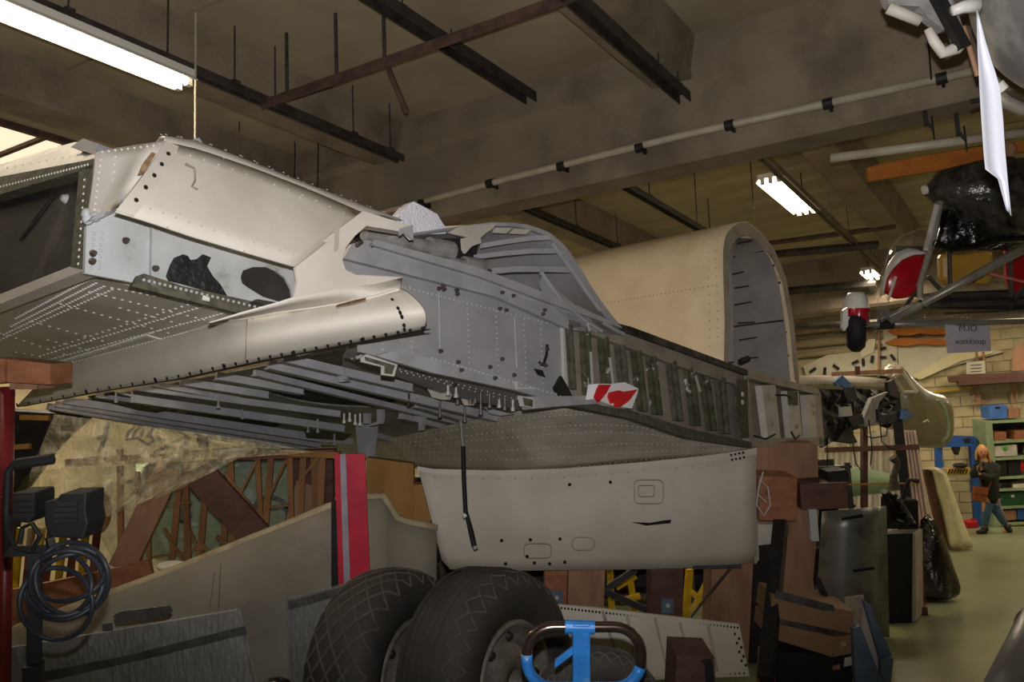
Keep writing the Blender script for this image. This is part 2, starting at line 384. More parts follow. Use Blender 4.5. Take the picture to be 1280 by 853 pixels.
# roof light at far left, seen past the top of the wing
wi = struct('window_1', G().box((-9.8, 1.5, 4.985), (-8.02, 4.95, 4.998)), emit('roof_light_glow', (1, .84, .58, 1), .95))
for yy in (1.5, 3.0, 4.69, 4.95): link('window_frame', G().box((-9.8, yy-.025, 4.95), (-8.0, yy+.025, 4.999)), M['rust'], parent=wi)
for xx in (-9.8, -8.0): link('window_frame', G().box((xx-.03, 1.47, 4.94), (xx+.03, 4.98, 4.999)), M['rust'], parent=wi)

# ---------------------------------------------------------------- ceiling rails, hangers, conduit
def hang(g, x, yy, z0, r=.007, off=.0): g.tube([(x+off, yy, z0), (x, yy, 4.98)], r, 6)
def rail(label, x, y0, y1, z, grp, hs, w=.07, h=.06, m='steel'):
    t = T('ceiling_rail', label, 'rail', (x, y0, z), grp)
    g = G().bar((x, y0, z), (x, y1, z), w, .012); g.bar((x-w/2, y0, z-h/2), (x-w/2, y1, z-h/2), .01, h); g.bar((x+w/2, y0, z-h/2), (x+w/2, y1, z-h/2), .01, h)
    link('channel', g, M[m], root=t)
    for yy in hs:
        g = G(); hang(g, x, yy, z); g.box((x-.03, yy-.03, z), (x+.03, yy+.03, z+.03)); link('hanger', g, M[m], root=t)
    return t
GR = 'steel rails slung under the concrete ceiling'
rail('long dark steel ceiling rail beside the bright near tube lamp', -4.93, .5, 6.25, 4.52, GR, (3.0, 4.3, 4.7, 5.6, 6.1))
rail('dark steel ceiling rail crossed by the red iron, ending at the concrete beam', -3.66, 1.5, 6.5, 4.88, GR, (4.7, 5.3), w=.1, h=.09)
rail('dark steel ceiling rail hanging top right of centre near the concrete stem', -2.27, 1.5, 6.52, 4.52, GR, (4.5, 6.0, 6.4), w=.09, h=.08)
rail('left dark rail beyond the beam above the grey torn cowling', -4.85, 7.2, 14.5, 4.52, GR, (8.6, 9.6, 10.8), w=.08)
rail('middle dark rail beyond the beam above the cream barrel cowling', -3.62, 7.2, 14.5, 4.52, GR, (9.0, 11.0), w=.08)
rail('light rail carrying the far ceiling lamps', -2.2, 8.2, 15.2, 4.55, GR, (8.6, 11.5, 12.6), w=.08, m='concrete')
def angle(name, label, a, b, m, grp=None, r=.06):
    a = V(a); b = V(b); g = G().bar(a, b, r, .012); g.bar(a-V((0, r/2, r/2)), b-V((0, r/2, r/2)), .012, r)
    t = T(name, label, 'beam', a, grp); link('angle_iron', g, M[m], root=t); return t, a, b
t, a, b = angle('cross_iron', 'red brown angle iron crossing two ceiling rails at upper middle', (-4.95, 4.62, 4.5), (-2.0, 4.62, 4.5), 'rust', r=.075)
for x in (-4.7, -4.2, -3.75): link('hanger', G().tube([(x, 4.6, 4.5), (x, 4.6, 4.98)], .014, 6), M['steel'], root=t)
link('hanger', G().bar((-3.75, 4.6, 4.5), (-3.8, 4.9, 4.22), .03, .02), M['rust'], root=t)
a = PY(126, 178, 5.6); b = PY(299, 116, 5.6)
one('heating_pipe', 'thin brown pipe under the ceiling left of the thin hanging rod', 'pipe', G().tube([a+(a-b)*.6, b], .03, 8).tube([a+(a-b)*.3, V(((a+(a-b)*.3).x, a.y, 4.9))], .008, 5).tube([b, V((b.x, b.y, 4.9))], .008, 5), M['rust'])
a = PY(221, 172, 6.2); b = PY(371, 136, 6.2)
one('ceiling_plank', 'brown plank under the ceiling behind the hanging rod, left of the beam', 'plank', G().bar(a, b, .05, .22), M['timber'])
for (u, v0, v1, lab) in ((290, 148, 190, 'short dark cord nearest the pale hanging rod'), (312, 165, 200, 'second short dark cord right of the pale hanging rod'), (366, 148, 225, 'long dark cord hanging left of the rail end'), (395, 130, 235, 'longest dark cord, hanging right above the cream cowl')):
    p = PY(u, v0, 6.3); q = PY(u+2, v1, 6.3)
    one('dangling_cord', lab, 'cord', G().tube([p, (p+q)/2+V((.02, 0, 0)), q], .007, 5), M['matt'], 'dark cords dangling from the ceiling left of the beam')
p = PY(244, 100, 3.9); q = PY(244, 182, 3.9)
one('hanging_rod', 'thin pale brass rod hanging straight down from the near tube lamp', 'rod', G().tube([p+V((0, 0, .5)), q-V((0, 0, .1))], .008, 6), M['conduit'])
# conduit on the beam
t = T('conduit_pipe', 'cream conduit pipe clipped along the big concrete beam', 'pipe', (-5.9, 6.5, 4.18))
link('tube', G().tube([PY(420, 281, 6.5), PY(640, 222, 6.5), PY(850, 170, 6.5), PY(1230, 86, 6.5)], .03, 12), M['conduit'], root=t, smooth=True)
for (u, v) in ((528, 254), (613, 229.5), (702, 208), (800, 184.5), (912, 156.5), (1035, 129.5), (1177, 98)):
    p = PY(u, v, 6.5); link('pipe_clamp', G().tube([p-V((.035, 0, 0)), p+V((.035, 0, 0))], .04, 10).bar(p, p+V((0, .12, 0)), .02, .05), M['dark'], root=t)
# hook fittings on the beam at right
for i, (u, v) in enumerate(((1155, 130), (1195, 142))):
    p = PY(u, v, 6.7); g = G().bar(p, p-V((0, 0, .16)), .03, .03, (0, 1, 0)).bar(p-V((.0, .0, .13)), p-V((-.04, .0, .2)), .02, .02, (0, 1, 0))
    g.tube([p-V((-.04, 0, .1)), p-V((-.04, 0, .27))], .007, 6)
    one('beam_hook', ('dark steel hook clamp under the beam left of the paper sheet', 'small steel shackle under the beam nearest the paper sheet')[i], 'hook', g, M['dark'])

# ---------------------------------------------------------------- lamps
def lamp(label, x, y0, y1, z, n, power, strength=9, w=.1, col=(1, .83, .6)):
    t = T('tube_lamp', label, 'lamp', (x, y0, z), 'fluorescent lamps under the ceiling')
    g = G(); W_ = w*(n-1)/2+.05
    g.box((x-W_, y0, z), (x+W_, y1, z+.05)); g.prism([(x-W_, y0, z), (x-W_-.03, y0, z-.03), (x-W_-.02, y0, z-.035), (x-W_+.01, y0, z)], (0, y1-y0, 0)); g.prism([(x+W_, y0, z), (x+W_+.03, y0, z-.03), (x+W_+.02, y0, z-.035), (x+W_-.01, y0, z)], (0, y1-y0, 0))
    link('housing', g, M['white'], root=t)
    for i in range(n):
        xx = x + (i-(n-1)/2)*w
        link('tube', G().tube([(xx, y0+.03, z-.035), (xx, y1-.03, z-.035)], .019, 10), emit('lamp_glow', (1, .86, .62, 1), strength), root=t)
        for yy in (y0+.02, y1-.02): link('socket', G().box((xx-.02, yy-.02, z-.06), (xx+.02, yy+.02, z)), M['white'], root=t)
    for yy in (y0+.15, y1-.15): link('hanger', G().tube([(x, yy, z+.04), (x, yy, 4.98)], .008, 6), M['steel'], root=t)
    l = bpy.data.lights.new('lamp_light', 'AREA'); l.shape = 'RECTANGLE'; l.size = W_*2; l.size_y = (y1-y0)*.95; l.energy = power; l.color = col; l.spread = math.radians(175)
    lo = bpy.data.objects.new('lamp_light', l); C.objects.link(lo); lo.parent = t; lo.location = (0, (y1-y0)/2, -.075); return t
p = PZ(232, 101, 4.42)
lamp('bright near fluorescent tube lamp at upper left', p.x, p.y-3.3, p.y, 4.42, 2, 24, strength=26, w=.11)
lamp('three tube fluorescent lamp right of centre beyond the beam', -2.35, 9.25, 10.85, 4.55, 3, 45, strength=9, w=.085)
lamp('small far twin tube lamp glowing beside the ultralight nose', -2.4, 15.0, 15.7, 4.5, 2, 35, strength=9, w=.1)
for ii, (x, y0) in enumerate(((-7.6, 9.5), (-7.6, 14), (1.6, 9.5), (1.6, 13.6), (-.3, 17.6), (-3.6, 17.6), (-9.6, 5.5), (2.2, 17.6))):
    lamp('fluorescent lamp out of frame %s, %s row from the camera' % ('far left' if x < -4 else 'left of centre' if x < -1 else 'right of centre' if x < 1 else 'far right', ('first', 'second', 'third', 'fourth', 'fifth')[int((y0-5)//2.8)]), x, y0, y0+1.5, 4.5, 2, 60 if y0 > 17 else (150 if x < -8 else 80 if x < -4 else 26 if y0 < 12 else 36), w=.12)

# pipes under the far ceiling
for i, (u0, v0, u1, v1, yy, r, l) in enumerate(((955, 305, 1120, 283, 12.6, .035, 'thin brown pipe under far ceiling, just above the dark duct'), (968, 318, 1098, 306, 13.0, .06, 'dark square duct under the far ceiling beside the lamp rail'),
        (985, 364, 1095, 354, 15.7, .07, 'dark pipe along the far beam right of the barrel cowling'), (995, 408, 1110, 402, 15.8, .05, 'dark pipe under the far beam above the wheel fairing'))):
    one('ceiling_pipe', l, 'pipe', G().tube([PY(u0, v0, yy), PY(u1, v1, yy)], r, 8), M['rust' if i == 0 else 'steel'], 'pipes under the far ceiling')
for i, (v0, v1, r) in enumerate(((432, 425, .11), (446, 438, .07))):
    one('service_pipe', ('fat pale service pipe across the top of the yellow wall', 'thinner service pipe just below the fat one on yellow wall')[i], 'pipe', G().tube([PY(960, v0+3, 20.88), PY(1104, v0-13, 20.88)], r, 10), M['slab2'], smooth=True)
for (u, v0, v1, yy, lab) in ((868, 212, 285, 9.5, 'thin wire hanging over the cream barrel cowling'), (1160, 20, 98, 6.0, 'thin wire in front of the concrete beam left of engine'), (938, 195, 262, 9.8, 'thin wire hanging just left of the three tube lamp')):
    one('hanging_wire', lab, 'wire', G().tube([PY(u, v0, yy)+V((0, 0, .3)), PY(u+4, v1, yy)], .006, 5), M['matt'], 'thin wires hanging from the ceiling')

# ================================================================ THE WING CENTRE SECTION
W = T('aircraft_wing', 'large grey and cream aircraft wing centre section propped high on timber', 'wing', fW(-2, 1, 0))
def wl(name, px, l, th, m, **k):    # plate lying in the spar plane
    return link(name, G().prism([WL(u, v, l) for u, v in px], L_*th), M[m], root=W, **k)
def rivs(name, pts, nrm, r, m='rivetg', h=.004, root=None, parent=None):
    g = G()
    for p in pts: g.disc(p, nrm, r, h)
    return link(name, g, M[m], root=root if root else (None if parent else W), parent=parent, kind='stuff')
# --- end bulkhead (faces the camera's left)
S0 = -5.2
def ws(name, px, s, th, m, **k): return link(name, G().prism([WS(u, v, s) for u, v in px], S_*th), M[m], root=W, **k)
ws('end_plate', [(-60, 255), (0, 240), (98, 212), (92, 330), (0, 372), (-60, 398)], S0+.06, .03, 'black')
ws('end_frame', [(-60, 226), (0, 221), (116, 199), (116, 211), (98, 214), (0, 243), (-60, 260)], S0, .06, 'green2')
ws('end_frame', [(116, 205), (106, 338), (88, 334), (99, 212)], S0, .06, 'green2')
ws('end_frame', [(88, 333), (106, 338), (0, 380), (-60, 404), (-60, 392), (0, 368)], S0, .06, 'skin')
g = G().tube([WS(66, 243, S0+.05), WS(25, 300, S0+.055)], .006, 5); link('seam', g, M['dark'], root=W)
g = G().disc(WS(83, 249, S0+.06), -S_, .022, .02, 10); link('bolt', g, M['grey2'], root=W)
pts = [WS(lerp(-40, 110, i/40), lerp(243, 205, i/40)+1, S0) for i in range(41)] + [WS(lerp(106, 98, i/12), lerp(225, 330, i/12), S0) for i in range(13)]
rivs('rivets', pts, -S_, .006, 'rivet')
# --- crumpled top cap over the bulkhead
rows = []
for t_, (lb) in ((0, [(-60, 226), (0, 221), (60, 211), (116, 199), (120, 196)]), (.5, [(-60, 218), (0, 211), (60, 198), (98, 184), (118, 186)]), (1, [(-60, 214), (0, 206), (62, 186), (100, 176), (124, 180)])):
    rows.append([WS(u, v, S0+.02+t_*.4) for u, v in res(lb, 13)])
link('top_cap', G().grid(rows, off=-N_*.02), M['grey'], root=W)
g = G().prism([WS(u, v, S0+.1) for u, v in ((88, 184), (104, 173), (124, 180), (119, 187), (122, 196), (108, 190))], S_*.12); link('torn_tab', g, M['grey'], root=W)
rivs('rivets', [WS(lerp(-40, 98, i/14), lerp(219, 193, i/14), S0+.05) for i in range(15)], -S_-N_*.3, .006, 'rivet')
# --- curved gusset between bulkhead and cowl
ga = [(119, 196), (116, 230), (112, 262), (108, 283)]; gb = [(124, 184), (165, 180), (190, 178), (208, 175)]
def GA(u, v, k): return WL(u, v, k)
rows = []
left = res([(120, 190), (117, 225), (108, 283)], 7); right_ = res([(208, 176), (180, 216), (146, 262)], 7)
for i in range(7):
    a, b = left[i], right_[i]; mid = ((a[0]+b[0])/2, (a[1]+b[1])/2)
    rows.append([WL(a[0], a[1], .0), WL(lerp(a[0], b[0], .33), lerp(a[1], b[1], .33)-1, -.02), WL(lerp(a[0], b[0], .66), lerp(a[1], b[1], .66)-1, -.1), WL(b[0], b[1], -.2)])
link('gusset', G().grid(rows, off=L_*.01), M['skin'], root=W, smooth=True)
rivs('rivets', [WL(lerp(122, 113, i/9)+4, lerp(200, 270, i/9), -.01) for i in range(10)] + [WL(lerp(128, 200, i/9), lerp(190, 181, i/9), lerp(-.02, -.18, i/9)) for i in range(10)] + [WL(lerp(134, 128, i/7)+10, lerp(196, 262, i/7), -.035) for i in range(8)], -L_, .005, 'rivet', .003)
link('clamp', G().ell(WL(110, 274, -.03), (S_, L_, N_), (.02, .02, .022)).ell(WL(119, 271, -.05), (S_, L_, N_), (.018, .02, .018)).ell(WL(107, 267, -.03), (S_, L_, N_), (.014, .02, .02)), M['grey2'], root=W, smooth=True)
link('torn_lip', G().prism([WL(u, v, -.08) for u, v in ((120, 268), (147, 255), (146, 264), (128, 272), (112, 276))], L_*.05), M['grey'], root=W)
# --- inner worn panel under the cowl
wl('inner_panel', [(108, 283), (140, 262), (372, 330), (372, 386), (322, 388), (160, 352), (106, 342)], .02, .02, 'grey2')
wl('panel_stiffener', [(190, 283), (199, 286), (199, 360), (189, 356)], .0, .02, 'grey2')
wl('lower_edge', [(172, 345), (180, 342), (230, 358), (330, 380), (330, 390), (300, 392), (165, 358)], .0, .03, 'green2')
g = [(209, 345), (214, 331), (219, 322), (229, 318), (235, 320), (238, 325), (247, 324), (254, 318), (264, 322), (259, 333), (266, 345), (276, 356), (284, 370), (268, 366), (246, 360), (228, 355), (212, 351)]
wl('rubber_patch', g, .008, .014, 'peel')
g = [(302, 346), (305, 338), (316, 334), (332, 334), (348, 341), (358, 352), (364, 366), (366, 379), (350, 377), (330, 371), (312, 360), (304, 354)]
wl('access_hole', g, .012, .01, 'black')
g = [(352, 336), (372, 334), (374, 384), (367, 380), (364, 362), (357, 348), (345, 339)]
wl('hole_rim', g, .0, .02, 'grey2')
wl('torn_edge', [(322, 374), (345, 378), (366, 380), (340, 387), (318, 388), (300, 384)], .0, .02, 'black')
wl('white_chip', [(254, 369), (262, 372), (262, 377), (253, 375)], -.004, .01, 'rivet')
rivs('rivets', [WL(lerp(u, u-3, i/6), lerp(292, 335, i/6), .015) for u in (117, 127) for i in range(7)], -L_, .008, 'grey2')
rivs('rivets', [WL(lerp(180, 325, i/22), lerp(350, 385, i/22), -.002) for i in range(23)], -L_, .007, 'grey2')
for (u, v) in ((116, 317), (115, 327), (157, 301), (194, 336)): link('bolt', G().disc(WL(u, v, .0), -L_, .014, .02, 8), M['bolt'], root=W)
# --- cream cowl
low = [(145, 264), (190, 278), (240, 295), (300, 313), (369, 333)]; hig = [(207, 177), (250, 187), (320, 211), (390, 238), (454, 266)]
n_ = 15; lo_, hi_ = res(low, n_), res(hig, n_); rows = []
for i in range(n_):
    a = WL(lo_[i][0], lo_[i][1], -.36); b = WL(hi_[i][0], hi_[i][1], -.16); r_ = []
    for j in range(7):
        k = j/6; r_.append(a.lerp(b, k) - L_*.05*math.sin(math.pi*k)*0 + (-L_*.02)*math.sin(math.pi*k))
    rows.append(r_)
link('cowl_panel', G().grid(rows, off=L_*.012-N_*.004), M['cream'], root=W, smooth=True)
link('cowl_band', G().grid([[r+(-L_)*.006+(-S_)*.002 for r in rows[0]], [r+(-L_)*.006+S_*.06 for r in rows[0]]], off=L_*.004), M['cream'], root=W)
link('rust_stain', G().prism([WL(u, v, -.3+.14*(262-v)/85-.045) for u, v in ((190, 190), (195, 192), (186, 206), (178, 218), (172, 219), (178, 205))], L_*.002), M['brownstain'], root=W)
pts = []
for jj in (.12, .5, .88):
    for i in range(1, n_-1): pts.append(rows[i][0].lerp(rows[i][-1], jj) + (-L_*.02)*math.sin(math.pi*jj) - L_*.002)
for i in (4, 10): pts += [rows[i][j] - L_*.003 for j in range(7)]
rivs('rivets', pts, -L_, .0045, 'skin', .002)
rivs('rivets', [rows[0][j]-L_*.01+S_*.03 for j in range(1, 6)], -L_, .009, 'hole', .001)
# cobweb stain
link('stain', G().tube([WL(232, 205, -.28), WL(243, 210, -.28), WL(244, 225, -.29), WL(240, 233, -.3), WL(247, 237, -.3)], .004, 5), M['frame'], root=W)
# upper roll of the cowl (grey ridge)
rt = [(196, 176), (240, 179), (300, 202), (360, 228), (420, 252), (517, 283)]; rows2 = []
ra, rb = res([(207, 177)] + hig[1:], 16), res(rt, 16)
for i in range(16):
    a = WL(ra[i][0], ra[i][1], -.16); b = WL(rb[i][0], rb[i][1], .12)
    rows2.append([a, a.lerp(b, .33)+N_*.018-L_*.015, a.lerp(b, .66)+N_*.022, b])
link('cowl_ridge', G().grid(rows2, off=L_*.01-N_*.01), M['skin'], root=W, smooth=True)
rivs('rivets', [rows2[i][1]+N_*.003-L_*.006 for i in range(0, 16)]+[rows2[i][2]+N_*.003-L_*.004 for i in range(0, 16)], -L_*.5+N_, .006, 'rivetg', .003)
link('torn_tab', G().prism([WL(u, v, .0) for u, v in ((222, 181), (240, 175), (249, 172), (256, 183))], L_*.05), M['grey'], root=W)
# --- fillet with the arched cut-out
ou = [(369, 333), (366, 362), (345, 378), (310, 392), (270, 403)]
fil = [(454, 264), (410, 296), (369, 333), (372, 352), (368, 372), (420, 362), (470, 355), (503, 347), (480, 346), (445, 344), (432, 338), (428, 326), (432, 310), (444, 295), (458, 283), (506, 291), (514, 300), (516, 283)]
link('fillet', G().prism([WL(u, v, -.30) for u, v in fil], L_*.014), M['cream'], root=W)
fa = res([(262, 403), (300, 391), (350, 377), (368, 371), (420, 362), (470, 355), (503, 347)], 20); fb = res([(262, 406), (300, 399), (350, 390), (390, 385), (430, 379), (470, 371), (500, 362)], 20); rows = []
for i in range(20):
    p = WL(fa[i][0], fa[i][1], -.30); k = (fb[i][0]-66)/434; sT = lerp(-4.27, -4.42, k/.54) if k < .54 else lerp(-4.42, -4.08, (k-.54)/.46)
    q = WS(fb[i][0], fb[i][1], sT-.02); rows.append([p, p.lerp(q, .5), q])
rows_sk = rows
link('fillet_skirt', G().grid(rows, off=L_*.01), M['cream'], root=W, smooth=True)
link('fillet_flange', G().grid([[WL(u, v, -.30) for u, v in [(503, 347), (445, 344), (432, 338), (428, 326), (432, 310), (444, 295), (458, 283), (506, 291)]], [WL(u, v, -.30)+L_*.05 for u, v in [(503, 347), (445, 344), (432, 338), (428, 326), (432, 310), (444, 295), (458, 283), (506, 291)]]], off=N_*.003), M['skin'], root=W)
link('torn_tab', G().prism([WL(u, v, -.31) for u, v in ((500, 286), (516, 281), (517, 300), (513, 297), (505, 291), (500, 295))], L_*.01), M['grey'], root=W)
for q in ([(418, 288), (425, 283), (423, 312), (418, 316)],): link('seam', G().prism([WL(u, v, -.303) for u, v in q], L_*.002), M['skin'], root=W)
# --- underside skin (near-left)
def wn(name, px, nn, th, m, **k): return link(name, G().prism([WN(u, v, nn) for u, v in px], N_*th), M[m], root=W, **k)
wn('underside_skin', [(95, 340), (106, 342), (305, 396), (180, 430), (62, 464), (-80, 500), (-80, 420), (0, 378)], 0, .012, 'skin')
wn('edge_strip', [(95, 338), (106, 343), (-80, 430), (-80, 412), (0, 373)], -.012, .012, 'grey')
wn('skin_seam', [(318, 389), (320, 391), (203, 428), (183, 422), (66, 459), (66, 457), (183, 419.5), (203, 425.5)], -.006, .006, 'rivet')
pts = []
def rowpx(a, b, n, nn=-.001):
    return [WN(lerp(a[0], b[0], i/(n-1)), lerp(a[1], b[1], i/(n-1)), nn) for i in range(n)]
pts += rowpx((20, 398), (110, 350), 30) + rowpx((14, 408), (120, 354), 34) + rowpx((5, 418), (130, 358), 36)
pts += rowpx((60, 450), (300, 386), 52) + rowpx((64, 455), (190, 416), 40) + rowpx((64, 460), (320, 392), 66)
pts += rowpx((50, 445), (270, 378), 46) + rowpx((0, 425), (140, 362), 34) + rowpx((60, 437), (250, 376), 26)
for a, b, n in (((40, 402), (150, 432), 11), ((76, 380), (210, 416), 14), ((0, 416), (80, 443), 9), ((112, 365), (265, 402), 16), ((20, 440), (50, 446), 4), ((60, 425), (130, 443), 8), ((150, 385), (225, 405), 8), ((180, 365), (290, 394), 12), ((140, 360), (290, 388), 18)):
    pts += rowpx(a, b, n)
rivs('rivets', pts, -N_, .0085, 'rivet')
# --- long cream lip / leading edge
lb = [(20, 509), (120, 490), (220, 474), (330, 450), (430, 431), (527, 412)]
lt = [(66, 460), (130, 440), (220, 420), (300, 396), (400, 380), (500, 361)]
n_ = 24; lb_, lt_ = res(lb, n_), res(lt, n_); rows = []
for i in range(n_):
    k = i/(n_-1); sT = poly_at([(66, -4.27), (300, -4.42), (500, -4.08)], k)[1] if 0 else (lerp(-4.27, -4.42, k/.54) if k < .54 else lerp(-4.42, -4.08, (k-.54)/.46))
    bul = .03+.07*k; r_ = []; ke = max(0, (k-.84)/.16)
    for j in range(11):
        q = j/10; u = lerp(lb_[i][0], lt_[i][0], q)+15*math.sin(math.pi*q)**.7*ke**2; v = lerp(lb_[i][1], lt_[i][1], q)
        r_.append(WS(u, v, lerp(sT+.06, sT, q)-bul*math.sin(math.pi*q)*(1-.5*ke)))
    rows.append(r_)
lipr = rows
link('leading_edge', G().grid(rows, off=S_*.006+N_*.004), M['cream'], root=W, smooth=True)
# rounded end return, lower flange with its holes
fl = [[r[0]+S_*.008 for r in rows], [r[0]+S_*.05+N_*.01 for r in rows]]
link('lower_flange', G().grid(fl, off=N_*.004), M['dark'], root=W)
g = G()
for i in range(36):
    k = i/35*(n_-1); a = int(min(k, n_-2)); f_ = k-a; p = rows[a][0].lerp(rows[a+1][0], f_).lerp(rows[a][1].lerp(rows[a+1][1], f_), .55); g.disc(p-(S_*1+N_*.3)*.004-N_*.002, -S_-N_*.6, .011 if i % 6 else .017, .002, 8)
for j in (1, 2, 4, 5, 6, 8): g.disc(rows[-2][j]-S_*.003-N_*.003, -S_-N_*.6, .011, .002, 8)
link('fastener_holes', g, M['hole'], root=W, kind='stuff')
link('seam', G().tube([r-S_*.0-N_*.001 for r in rows[13]][1:], .003, 5), M['frame'], root=W)
g = G().tube([r[2]-S_*.004 for r in rows_sk], .007, 6); link('joint_bead', g, M['cream'], root=W)
link('rust_stain', G().prism([WS(u, v, -4.36) for u, v in ((422, 381), (440, 376), (458, 372), (457, 375), (440, 380), (420, 384))], L_*.004), M['brownstain'], root=W)
# --- wheel bay: deck, openings, stringers
bay = [(60, 512), (150, 492), (330, 458), (430, 430), (540, 405), (720, 508), (560, 535), (460, 558), (385, 566), (330, 562), (190, 536)]
link('bay_deck', G().prism([WN(u, v, .16) for u, v in bay], N_*.01), M['grey'], root=W)
def ring(cu, cv, ru, rv, tilt=0, n=28): return [(cu+ru*math.cos(2*math.pi*k/n)*math.cos(tilt)-rv*math.sin(2*math.pi*k/n)*math.sin(tilt), cv+ru*math.cos(2*math.pi*k/n)*math.sin(tilt)+rv*math.sin(2*math.pi*k/n)*math.cos(tilt)) for k in range(n)]
for (cu, cv, ru, rv, tl) in ((412, 491, 84, 14, .10), (290, 525, 62, 9, .1), (165, 508, 55, 9, .12)):
    link('opening', G().prism([WN(u, v, .15) for u, v in ring(cu, cv, ru, rv, tl)], N_*.008), M['black'], root=W)
    link('opening_rim', G().tube([WN(u, v, .145) for u, v in ring(cu, cv, ru+1, rv+1, tl)], .009, 6, closed=True), M['pipe'], root=W)
st = [  # (start, end) px, N level, height, width
 ((352, 447), (514, 485), .02, .05, .03), ((335, 455), (640, 527), .0, .055, .03), ((318, 466), (600, 535), .05, .04, .03),
 ((240, 474), (482, 498), .06, .05, .04) if 0 else ((270, 470), (378, 489), .04, .05, .04), ((225, 477), (335, 494), .05, .05, .03),
 ((120, 492), (430, 536), .02, .06, .035), ((170, 484), (425, 518), .06, .05, .03), ((90, 502), (440, 553), .03, .06, .035),
 ((190, 480), (300, 500), .08, .04, .03), ((60, 508), (385, 562), -.01, .05, .04), ((70, 505), (400, 557), .0, .05, .03), ((80, 501), (410, 551), .01, .05, .03),
 ((500, 520), (560, 535), .02, .04, .03), ((520, 505), (600, 530), .03, .05, .03), ((455, 540), (490, 550), .02, .05, .03)]
for a, b, nn, h, wd in st:
    p, q = WN(*a, nn), WN(*b, nn); link('stringer', G().bar(p, q, wd, h, N_).bar(p-N_*h/2-L_*.0, q-N_*h/2, wd*2.1, .006, N_), M['cap'], root=W)
wn('green_patch', [(110, 497), (140, 491), (215, 512), (190, 518)], .02, .01, 'green')
wn('green_patch', [(388, 446), (428, 438), (428, 452), (424, 454)], -.0, .01, 'green2')
wn('green_patch', [(380, 536), (440, 543), (430, 551), (383, 548)], .0, .01, 'green2')
# cut-out slot plate with green back
wl('slot_frame', [(452, 447), (458, 443), (497, 456), (493, 471), (478, 469), (478, 459), (453, 453)], .0, .012, 'rivetg')
wl('slot_back', [(456, 446), (494, 457), (490, 468), (481, 467), (481, 458), (457, 451)], -.004, .003, 'green2')
wl('bracket', [(445, 446), (453, 443), (453, 447), (447, 449)], -.004, .01, 'grey')
# hanging v bracket and other fittings
vb = [(444, 530), (468, 530), (467, 545), (463, 572), (448, 572), (446, 552)]
link('hinge_bracket', G().prism([WN(450, 535, -.02) + (PW(u, v, 1, WN(450, 535, -.02).y)-PW(450, 535, 1, WN(450, 535, -.02).y)) for u, v in vb], V((0, .05, 0))), M['cap'], root=W)
def hp(px, ref, nn, m, name, th=.04):   # small fitting hanging down at the depth of ref
    yy = WN(ref[0], ref[1], nn).y; return link(name, G().prism([PY(u, v, yy) for u, v in px], V((0, th, 0))), M[m], root=W)
hp([(454, 517), (460, 517), (460, 530), (454, 530)], (455, 525), -.02, 'cap', 'bracket')
hp([(471, 512), (477, 512), (477, 524), (475, 530), (462, 533), (462, 531), (471, 527)], (470, 525), -.02, 'cap', 'bracket')
hp([(422, 462), (429, 460), (429, 474), (433, 477), (424, 478), (422, 474)], (425, 475), -.03, 'cap', 'bracket')
hp([(534, 486), (561, 492), (558, 500), (552, 500), (540, 497)], (548, 496), -.02, 'bracket', 'scalloped_bracket')
hp([(576, 498), (591, 502), (588, 507), (580, 507)], (584, 505), -.02, 'bracket', 'scalloped_bracket')
hp([(518, 520), (529, 521), (527, 538), (523, 539), (523, 528), (518, 526)], (522, 530), -.03, 'cap', 'bracket')
hp([(605, 509), (640, 518), (625, 520), (612, 517)], (620, 515), -.02, 'cap', 'scalloped_bracket')
for (u, v, l_, m) in ((560, 478, 12, 'rivetg'), (570, 481, 12, 'rivetg'), (511, 492, 12, 'dark'), (550, 500, 18, 'bolt'), (581, 507, 17, 'bolt'), (601, 486, 28, 'bolt'), (612, 488, 18, 'bolt'), (624, 496, 10, 'rivetg'), (631, 493, 16, 'bolt'), (641, 496, 14, 'rivetg'), (430, 517, 9, 'rivet'), (437, 516, 8, 'rivet'), (444, 518, 10, 'rivet'), (450, 517, 12, 'rivet'), (385, 528, 10, 'grey'), (397, 524, 14, 'grey'), (594, 494, 6, 'bolt'), (588, 495, 6, 'bolt'), (572, 496, 6, 'bolt'), (145, 490, 10, 'grey'), (165, 488, 12, 'grey'), (273, 497, 10, 'grey'), (303, 512, 9, 'grey'), (300, 540, 6, 'grey'), (418, 540, 14, 'grey')):
    yy = WN(u, v, .02).y; a = PY(u, v, yy); b = PY(u, v+l_, yy); g = G().tube([a, b], .008, 6)
    g.tube([b, b+(b-a).normalized()*.022], .014, 6); link('bolt', g, M[m], root=W)
# --- spar web (near half)
wl('spar_web', [(425, 340), (432, 306), (560, 334), (712, 398), (716, 508), (640, 487), (540, 464), (450, 440), (450, 426), (527, 410), (526, 390), (505, 362), (503, 350)], .02, .02, 'grey')
wl('spar_cap', [(440, 305), (458, 300), (620, 345), (712, 386), (780, 412), (780, 420), (712, 412), (620, 371), (430, 323)], -.02, .035, 'cap')
wl('spar_cap', [(470, 300), (600, 335), (712, 378), (800, 418), (712, 388), (600, 346), (465, 306)], -.05, .04, 'cap')
wl('lower_cap', [(490, 439), (560, 452), (640, 474), (716, 498), (716, 508), (640, 487), (540, 466), (470, 445)], -.015, .03, 'cap')
wn('lower_shelf', [(435, 432), (540, 455), (640, 482), (716, 504), (700, 511), (660, 515), (560, 495), (430, 447)], .0, .008, 'grey')
link('seam', G().tube([WL(548.5, 366, .015), WL(550, 440, .015)], .004, 5), M['cap'], root=W)
link('seam', G().tube([WL(643, 397, .015), WL(646, 460, .015)], .004, 5), M['cap'], root=W)
